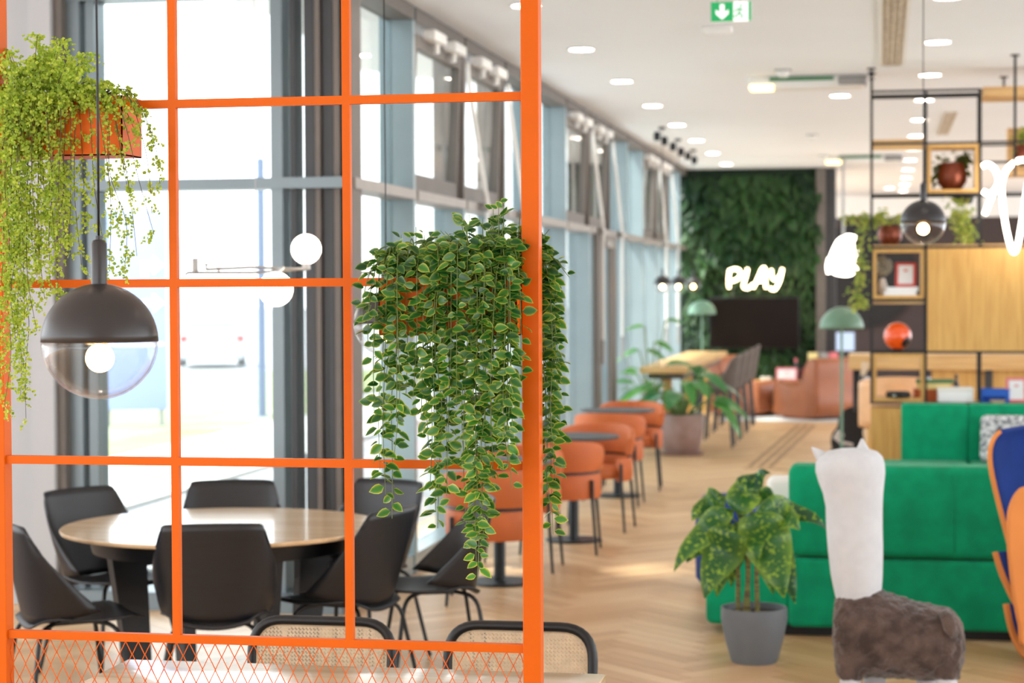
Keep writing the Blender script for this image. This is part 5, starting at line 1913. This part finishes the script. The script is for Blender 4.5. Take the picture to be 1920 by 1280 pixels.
g_ = 0.012
ob('oak_board', MB().box((x0 + g_, 0, zl[0] + 0.01), (x1 - g_, DP, zl[0] + 0.034)).box((x0 + g_, 0.0, zl[0] - 0.05), (x1 - g_, 0.02, zl[0] - 0.012)), M_oakh, SH, 0, label='oak top shelf board')
sbox(x1 + g_, x2 - g_, zl[1] + 0.012, zl[0] - 0.012)
sbox(x0 + g_, x1 - g_, zl[3] + 0.012, zl[2] - 0.012)
sbox(x0 + g_, x1 - g_, zl[5] + 0.012, zl[4] - 0.012)
ob('oak_board', MB().box((x0 + g_, 0, zl[2] + 0.009), (x4 - g_, DP, zl[2] + 0.02)), M_oakh, SH, 0, label='oak board behind the plants')
pan = MB()
npan = 5
ob('oak_panel', MB().box((x1 + g_, -0.03, zl[4] + 0.012), (x4 + 0.3, -0.0105, zl[2] - 0.012)), M_oak, SH, 0, label='large plain oak panel')
ob('oak_board', MB().box((x0 + g_, 0.01, zl[3] - 0.03), (x1 - g_, DP, zl[3] - 0.01)), M_oakh, SH, 0)
ob('oak_board', MB().box((x1 + g_, 0.0, zl[5] - 0.02), (x4 - g_, DP, zl[5] + 0.006)), M_oakh, SH, 0, label='oak shelf behind the facing sofa')
ob('oak_cabinet', MB().box((x0 - 0.006, -0.005, 0.0), (x4, DP + 0.02, zb - 0.03)), M_oak, SH, 0, label='low oak cabinet under the steel frame')
a, b_ = sh(1842, 172, 0.2)
ob('oak_tray', MB().box((a, 0.1, b_ - 0.05), (a + 0.8, 0.6, b_ + 0.03)), M_oakh, SH, 0, label='oak tray at the top of the frame')
a, b_ = sh(1890, 240, 0.5)
a2, b2 = sh(1890, 330, 0.5)
ob('oak_tray', MB().box((a, 0.5, b2), (a + 0.5, 0.75, b_)), M_oakh, SH, 0, label='oak back panel behind the script neon')


def S(px, py, dy):
    r_ = ony(px, py, SYY + dy)
    return (r_.x, r_.y, r_.z)


def roundpot(t, r_, h, m_):
    ob('pot', MB().lathe([(0.0001, 0), (r_ * 0.6, 0), (r_ * 0.95, h * 0.3), (r_, h * 0.55), (r_ * 0.85, h * 0.9), (r_ * 0.75, h), (r_ * 0.68, h), (r_ * 0.75, h * 0.85), (0.0001, h * 0.85)], 28), m_, t, 50)
    ob('soil', MB().lathe([(0.0001, h * 0.88), (r_ * 0.76, h * 0.86)], 20), M_soil, t)


def tuft(t, pts, m_, n, L, spread, name='foliage'):
    lv_ = MB()
    for k in range(n):
        i = rnd.randrange(len(pts) - 1)
        p_ = Vector(pts[i]).lerp(Vector(pts[i + 1]), rnd.random()) + Vector((rnd.gauss(0, spread), rnd.gauss(0, spread * 0.6), rnd.gauss(0, spread)))
        d = Vector((rnd.uniform(-1, 1), rnd.uniform(-1, 0.3), rnd.uniform(-1, 0.5)))
        ll_ = L * rnd.uniform(0.6, 1.2)
        lv_.leaf(p_, d, (rnd.uniform(-.4, .4), -0.6, 0.8), ll_, ll_ * 0.62, rnd.random(), rows=4)
    ob(name, lv_, m_, t, 180, kind='stuff')


# copper pot in the top box
p_ = S(1785, 355, 0.16)
t = E('potted_plant', 'dark leafy plant in a round copper pot in the upper oak box', 'plant', (p_[0], p_[1], SH.location.z + zl[1] + 0.012 + 0.028))
roundpot(t, 0.122, 0.22, M_copper)
ob('stem', MB().tube([(0.02, 0, 0.16), (0.06, 0, 0.24), (0.1, 0, 0.3)], 0.005, 6), M_twig, t)
tuft(t, [(-0.14, 0, 0.06), (-0.1, -0.02, 0.2), (0.02, 0, 0.21), (0.1, 0, 0.22), (0.11, 0, 0.29)], M_darkleaf, 130, 0.062, 0.026)
# trailing plants on the board at the top of panels
zs_ = zl[2] + 0.02
for px, lab, m_, potm, pts, n, r_ in ((1668, 'pale trailing plant in a copper bowl at the left end of the shelf, spilling over', M_trail, M_copper, [(0.0, 0, 0.2), (-0.1, -0.1, 0.24), (-0.19, -0.17, 0.14), (-0.22, -0.2, -0.05), (-0.24, -0.2, -0.25), (-0.26, -0.2, -0.42), (-0.25, -0.2, -0.5)], 210, 0.1),):
    p_ = S(px, 440, 0.17)
    t = E('trailing_plant', lab, 'plant', (p_[0], p_[1], zs_))
    roundpot(t, r_, 0.16, potm)
    ob('vine', MB().tube(curve(pts, 5), 0.004, 5), M_stem, t, 180)
    tuft(t, pts, m_, n, 0.05, 0.032)
    tuft(t, [(-0.36, -0.1, 0.22), (-0.2, -0.1, 0.22), (0.05, -0.05, 0.22), (0.14, 0, 0.22)], m_, 120, 0.05, 0.025, 'crown')
p_ = S(1806, 366, 0.17)
t = E('trailing_plant', 'yellow green plant hanging below the upper oak box, right of the globe pendant', 'plant', (p_[0], p_[1], zl[1] - 0.02))
ob('holder', MB().lathe([(0.0001, -0.05), (0.07, -0.05), (0.09, 0.0), (0.0001, 0.0)], 20), M_black, t)
ob('vine', MB().tube([(0, 0, -0.02), (0.0, -0.08, -0.06), (0.0, -0.1, -0.36)], 0.004, 5), M_stem, t, 180)
tuft(t, [(-0.04, -0.08, -0.03), (-0.02, -0.1, -0.15), (0.0, -0.1, -0.25), (0.02, -0.1, -0.37)], M_trail, 210, 0.05, 0.045)
p_ = S(1912, 270, 0.3)
t = E('trailing_plant', 'bushy plant at the right edge above the script neon', 'plant', (p_[0] + 0.03, p_[1], p_[2] - 0.15))
roundpot(t, 0.09, 0.14, M_copper)
tuft(t, [(-0.05, 0, 0.16), (0.02, 0, 0.24), (0.1, 0, 0.2), (-0.06, -0.05, 0.05)], M_trail, 90, 0.05, 0.03)
ob('bracket', MB().box((-0.02, -0.02, -0.02), (0.02, 0.25, 0.0)), M_black, t, 0)

# contents of the middle oak box
zf = zl[3] + 0.012 + 0.028
p_ = S(1690, 550, 0.1)
for k in range(2):
    t = E('white_book', ('lower' if k == 0 else 'upper') + ' of two white books lying in the middle oak box', 'book', (p_[0] - 0.01 + 0.01 * k, p_[1], zf + 0.034 * k), math.radians(3 * k), 'white books in the middle oak box')
    ob('cover', MB().box((-0.13, -0.09, 0), (0.13, 0.09, 0.004)).box((-0.13, -0.09, 0.029), (0.13, 0.09, 0.033)).box((-0.13, 0.086, 0.004), (0.13, 0.09, 0.029)), M_white, t, 0)
    ob('pages', MB().box((-0.127, -0.087, 0.004), (0.127, 0.086, 0.029)), M_paper, t, 0)
p_ = S(1698, 535, 0.1)
card('red framed card standing on the white books in the middle oak box', (p_[0] + 0.0, p_[1], zf + 0.068), 0.165, 0.2, M_red, math.radians(-4))
p_ = S(1655, 550, 0.2)
t = E('dried_flowers', 'pale dried flower ball in a white vase inside the middle oak box', 'flowers', (p_[0], p_[1], zf))
ob('vase', MB().lathe([(0.0001, 0), (0.03, 0), (0.045, 0.05), (0.03, 0.1), (0.02, 0.14), (0.016, 0.14), (0.0001, 0.02)], 18), M_white, t)
ob('stem', MB().tube([(0, 0, 0.05), (0.0, 0, 0.22)], 0.004, 5), M_twig, t)
fl_ = MB()
for k in range(160):
    d = Vector((rnd.gauss(0, 1), rnd.gauss(0, 1), rnd.gauss(0, 1))).normalized()
    fl_.leaf(Vector((0, 0, 0.24)) + d * 0.04, d, d.orthogonal(), 0.045, 0.03, rnd.random(), rows=3)
ob('blossom', fl_, mat('dried_petals', (206, 204, 190), 0.8, var=0.15), t, 180, kind='stuff')
p_ = S(1668, 528, 0.06)
t = E('candle_jar', 'small amber candle jar beside the red framed card', 'candle', (p_[0], p_[1], zf))
ob('jar', MB().lathe([(0.0001, 0), (0.022, 0), (0.024, 0.01), (0.024, 0.05), (0.02, 0.05), (0.0001, 0.045)], 16), mat('amber_glass', (236, 170, 60), 0.2, var=0.1), t)
ob('wick', MB().cyl((0, 0, 0.045), (0, 0, 0.06), 0.002, n=5), M_black, t)
# orange ball with black opening
zf = zl[4] + 0.009
p_ = S(1683, 627, 0.12)
t = E('orange_ball_lamp', 'glossy orange ball with a black opening on the shelf frame', 'ornament', (p_[0], p_[1], zf))
ob('ball', MB().sphere((0, 0, 0.118), 0.112, 32, 18), M_ballo, t, 180)
d = Vector((0.62, -0.55, -0.45)).normalized()
ob('opening', MB().lathe([(0.0001, 0.0), (0.03, -0.002), (0.048, -0.01), (0.052, -0.02)], 24, Vector((0, 0, 0.118)) + d * 0.112, d.to_track_quat('Z', 'Y').to_matrix()), M_black, t, 60, label='black round opening')
ob('foot', MB().lathe([(0.0001, 0), (0.04, 0), (0.045, 0.012), (0.03, 0.02)], 20), M_black, t)
# speaker puck in the lower box
zf = zl[5] + 0.012 + 0.028
p_ = S(1684, 741, 0.06)
t = E('speaker_puck', 'flat black round speaker in the lowest oak box', 'speaker', (p_[0], p_[1], zf))
ob('body', MB().lathe([(0.0001, 0), (0.085, 0), (0.1, 0.015), (0.1, 0.035), (0.085, 0.052), (0.0001, 0.056)], 32), M_black, t, 50)
ob('emblem', MB().cyl((-0.03, -0.099, 0.024), (-0.03, -0.104, 0.024), 0.011, n=14), M_silver, t)
# things on the shelf behind the sofa
zf = zl[5] + 0.006
p_ = S(1790, 740, 0.1)
t = E('white_carton', 'plain white carton on the oak shelf behind the facing sofa', 'box', (p_[0], p_[1], zf), math.radians(4))
ob('body', MB().rbox((-0.14, -0.08, 0), (0.14, 0.08, 0.11), 0.004, 2), M_paper, t)
ob('lid', MB().rbox((-0.143, -0.083, 0.085), (0.143, 0.083, 0.118), 0.004, 2), M_white, t)
p_ = S(1748, 700, 0.18)
zz = zf
for k, (m_, h_, w_, lab) in enumerate(((M_orangef, 0.10, 0.15, 'orange boxed game under the books on the oak shelf'), (M_cream, 0.05, 0.135, 'cream book lying on the orange box'), (M_gcover, 0.026, 0.15, 'green book on top of the cream book'))):
    t = E('book' if k else 'game_box', lab, 'book' if k else 'box', (p_[0] + 0.01 * k, p_[1] + 0.02, zz), math.radians(2 - 3 * k))
    ob('cover', MB().box((-w_, -0.1, 0), (w_, 0.1, h_ * 0.12)).box((-w_, -0.1, h_ * 0.88), (w_, 0.1, h_)).box((-w_, 0.095, h_ * 0.12), (w_, 0.1, h_ * 0.88)), m_, t, 0)
    ob('pages' if k else 'sides', MB().box((-w_ + 0.003, -0.097, h_ * 0.12), (w_ - 0.003, 0.095, h_ * 0.88)), m_, t, 0)
    zz += h_
p_ = S(1793, 735, 0.27)
t = E('dark_bottle', 'small dark bottle behind the white carton', 'bottle', (p_[0], p_[1], zf))
ob('body', MB().lathe([(0.0001, 0), (0.022, 0), (0.022, 0.14), (0.01, 0.17), (0.01, 0.19), (0.0001, 0.19)], 14), M_dark, t)
ob('cap', MB().lathe([(0.012, 0.185), (0.012, 0.215), (0.0001, 0.215)], 12), M_black, t)
p_ = S(1864, 740, 0.12)
t = E('blue_box', 'royal blue open plastic box on the oak shelf', 'box', (p_[0], p_[1], zf))
q_ = MB().box((-0.115, -0.07, 0), (-0.09, 0.07, 0.1)).box((0.09, -0.07, 0), (0.115, 0.07, 0.1)).box((-0.09, 0.06, 0), (0.09, 0.07, 0.1)).box((-0.09, -0.07, 0.05), (0.09, -0.06, 0.1)).box((-0.09, -0.06, 0), (0.09, 0.06, 0.008))
ob('body', q_, M_bluebox, t, 0)
ob('rim', MB().box((-0.12, -0.075, 0.095), (0.12, -0.065, 0.108)).box((-0.12, 0.065, 0.095), (0.12, 0.075, 0.108)), M_bluebox, t, 0)
p_ = S(1870, 746, 0.05)
t = E('wooden_dish', 'shallow wooden dish in front of the blue box', 'dish', (p_[0], p_[1] - 0.03, zf))
ob('bowl', MB().lathe([(0.0001, 0), (0.05, 0), (0.065, 0.02), (0.06, 0.02), (0.045, 0.008), (0.0001, 0.006)], 20), M_cane, t)
p_ = S(1906, 750, 0.08)
card('pink framed card on the oak shelf at the right edge', (p_[0], p_[1], zf), 0.16, 0.2, M_pink, math.radians(4))

# ------------------------------------------------------------------ script neon and face neon
NY = SYY - 0.3
q = ony(1890, 390, NY)
t = E('neon_script', 'bright white script neon sign cut by the right edge of the view', 'sign', (q.x, NY, q.z))


def nq(px, py):
    r_ = ony(px, py, NY)
    return (r_.x - q.x, 0, r_.z - q.z)


for s in ([(1842, 312), (1852, 308), (1864, 316), (1872, 335), (1868, 352), (1855, 364), (1843, 358)], [(1869, 350), (1858, 372), (1846, 402)],
          [(1875, 362), (1884, 325), (1903, 304), (1925, 300), (1950, 310)], [(1877, 345), (1882, 400), (1891, 448), (1900, 472), (1908, 460), (1917, 410), (1926, 350), (1935, 320)], [(1935, 320), (1950, 400), (1965, 470), (1985, 400)]):
    ob('neon_tube', MB().tube(curve([nq(*a) for a in s], 7), 0.019, 10), M_neonw, t, 180)
for px, py in ((1868, 345), (1888, 440), (1930, 330)):
    a = Vector(nq(px, py))
    ob('standoff', MB().cyl(a, a + Vector((0, 0.24, 0)), 0.005, n=6), M_silver, t)
ob('mount_rail', MB().box((nq(1840, 330)[0], 0.235, nq(0, 330)[2] - 0.01), (nq(1985, 330)[0], 0.25, nq(0, 330)[2] + 0.01)), M_black, t, 0)

# dark wall: round mirror and neon face
c = ony(1618, 515, YE - 0.1)
t = E('round_mirror', 'big round mirror on the dark end wall behind the shelving', 'mirror', (c.x, YE - 0.03, c.z))
MX = Matrix.Rotation(PI / 2, 3, 'X')
ob('glass', MB().lathe([(0.0001, 0.02), (0.98, 0.02)], 56, (0, 0, 0), MX), M_mirror, t)
ob('rim', MB().lathe([(0.97, 0.0), (1.02, 0.0), (1.02, 0.035), (0.97, 0.035)], 56, (0, 0, 0), MX), M_black, t)
NY2 = 27.0
q = ony(1585, 480, NY2)
t = E('neon_figure', 'glowing white neon figure hanging beside the end column, partly behind the trailing plant', 'sign', (q.x, NY2, q.z))


def nf(px, py):
    r_ = ony(px, py, NY2)
    return (r_.x - q.x, 0, r_.z - q.z)


for s in ([(1604, 447), (1590, 444), (1574, 452), (1564, 470), (1558, 490), (1563, 508), (1578, 513), (1595, 512), (1606, 500)], [(1600, 456), (1582, 460), (1574, 480), (1574, 498), (1588, 504), (1602, 490)], [(1600, 468), (1590, 470), (1584, 484), (1590, 494), (1602, 480), (1604, 462)], [(1556, 484), (1553, 500), (1555, 512)], [(1568, 470), (1572, 490), (1572, 506)], [(1580, 476), (1580, 500)], [(1596, 450), (1598, 505)]):
    ob('neon_tube', MB().tube(curve([nf(*a) for a in s], 6), 0.03, 8), M_neonw, t, 180)
ob('hanger', MB().tube([nf(1581, 446), (nf(1581, 446)[0], 0, H - q.z)], 0.02, 8), M_bracket, t, 40)

# ------------------------------------------------------------------ oak counter and tub chair behind the shelving
a, b_ = onc(1592, 663, 21.5), onc(1600, 691, 21.5)
t = E('oak_counter', 'long oak counter behind the shelving', 'counter', (a.x, a.y, 0))
xl_ = onc(1745, 700, 21.5).x - a.x
ob('worktop', MB().rbox((0, -0.3, b_.z), (3.4, 0.3, a.z), 0.006), M_oakh, t)
ob('front_panel', MB().box((xl_, -0.2, 0.02), (3.3, -0.17, b_.z)), M_oak, t, 0)
ob('front_post', MB().box((xl_ + 0.55, -0.24, 0.0), (xl_ + 0.63, -0.2, b_.z)), M_dark, t, 0)
for x in (0.08, xl_ - 0.1):
    ob('leg', MB().rbox((x - 0.04, -0.04, 0), (x + 0.04, 0.04, b_.z), 0.006), M_black, t)
q = onz(1685, 885, 0)
t = E('tub_chair', 'oak tub chair with an orange inside, seen through the lowest oak box', 'chair', (q.x, q.y + 0.3, 0))


def tb(u, v):
    a = -PI / 2 + (u * 2 - 1) * math.radians(125)
    return (0.36 * math.cos(a), 0.34 * math.sin(a), 0.42 + v * (0.5 - 0.16 * abs(u * 2 - 1) ** 2))


ob('shell', MB().grid(tb, 27, 7), mat('peach_ply', (226, 172, 124), 0.5, var=0.1), t, 60, solid=0.025, off=1)
ob('lining', MB().grid(lambda u, v: Vector(tb(u, v)) * 0.93 + Vector((0, 0, 0.04)), 27, 7), M_orangef, t, 60, solid=0.02)
ob('seat', MB().lathe([(0.0001, 0.38), (0.3, 0.38), (0.33, 0.41), (0.32, 0.46), (0.0001, 0.47)], 30), M_orangef, t, 50)
for sx in (-1, 1):
    for sy in (-1, 1):
        ob('leg', MB().tube([(sx * 0.26, sy * 0.2, 0.6 if sx < 0 else 0.42), (sx * 0.3, sy * 0.26, 0)], [0.028, 0.02], 8), M_oak, t)
# monitor-like pale screen behind the floor lamp
q = onc(1577, 640, 30.5)
t = E('wall_screen', 'pale glowing wall screen beyond the sage floor lamp', 'screen', (q.x, q.y, 0))
ob('panel', MB().rbox((-0.22, -0.02, q.z - 0.16), (0.22, 0.02, q.z + 0.16), 0.008), M_dark, t)
ob('display', MB().box((-0.2, -0.024, q.z - 0.14), (0.2, -0.0195, q.z + 0.14)), emat('display_glow', (190, 204, 226), 0.8), t, 0)
ob('stand', MB().box((-0.03, -0.02, 0.0), (0.03, 0.02, q.z - 0.16)).box((-0.2, -0.15, 0), (0.2, 0.15, 0.02)), M_black, t, 0)
q = onc(1545, 690, 29.0)
t = E('side_cabinet', 'low oak cabinet behind the tan lounge chair', 'cabinet', (q.x, q.y, 0))
ob('body', MB().rbox((-0.3, 0, 0.06), (0.45, 0.26, q.z), 0.006), M_oakh, t)
for x in (-0.28, 0.08):
    do = ob('door', MB().rbox((x, -0.018, 0.09), (x + 0.34, 0.0, q.z - 0.04), 0.004), M_oakh, t)
    ob('knob', MB().sphere((x + 0.29, -0.03, q.z - 0.12), 0.014, 10, 6), M_black, do, 180)
ob('plinth', MB().box((-0.25, 0.03, 0), (0.4, 0.24, 0.06)), M_black, t, 0)
for px, lab, m_ in ((1524, 'cream boxed game standing behind the tan lounge chair', M_cream), (1543, 'grey boxed game standing behind the tan lounge chair', M_bracket), (1562, 'pale pink boxed game standing behind the tan lounge chair', M_pink)):
    r_ = ony(px, 675, q.y + 0.13)
    b_ = E('game_box', lab, 'box', (r_.x, q.y + 0.13, q.z), math.radians(8))
    bo = ob('body', MB().rbox((-0.06, -0.1, 0), (0.06, 0.1, 0.22), 0.004, 2), M_paper, b_)
    ob('lid', MB().rbox((-0.063, -0.103, 0.1), (0.063, 0.103, 0.224), 0.004, 2), m_, b_)
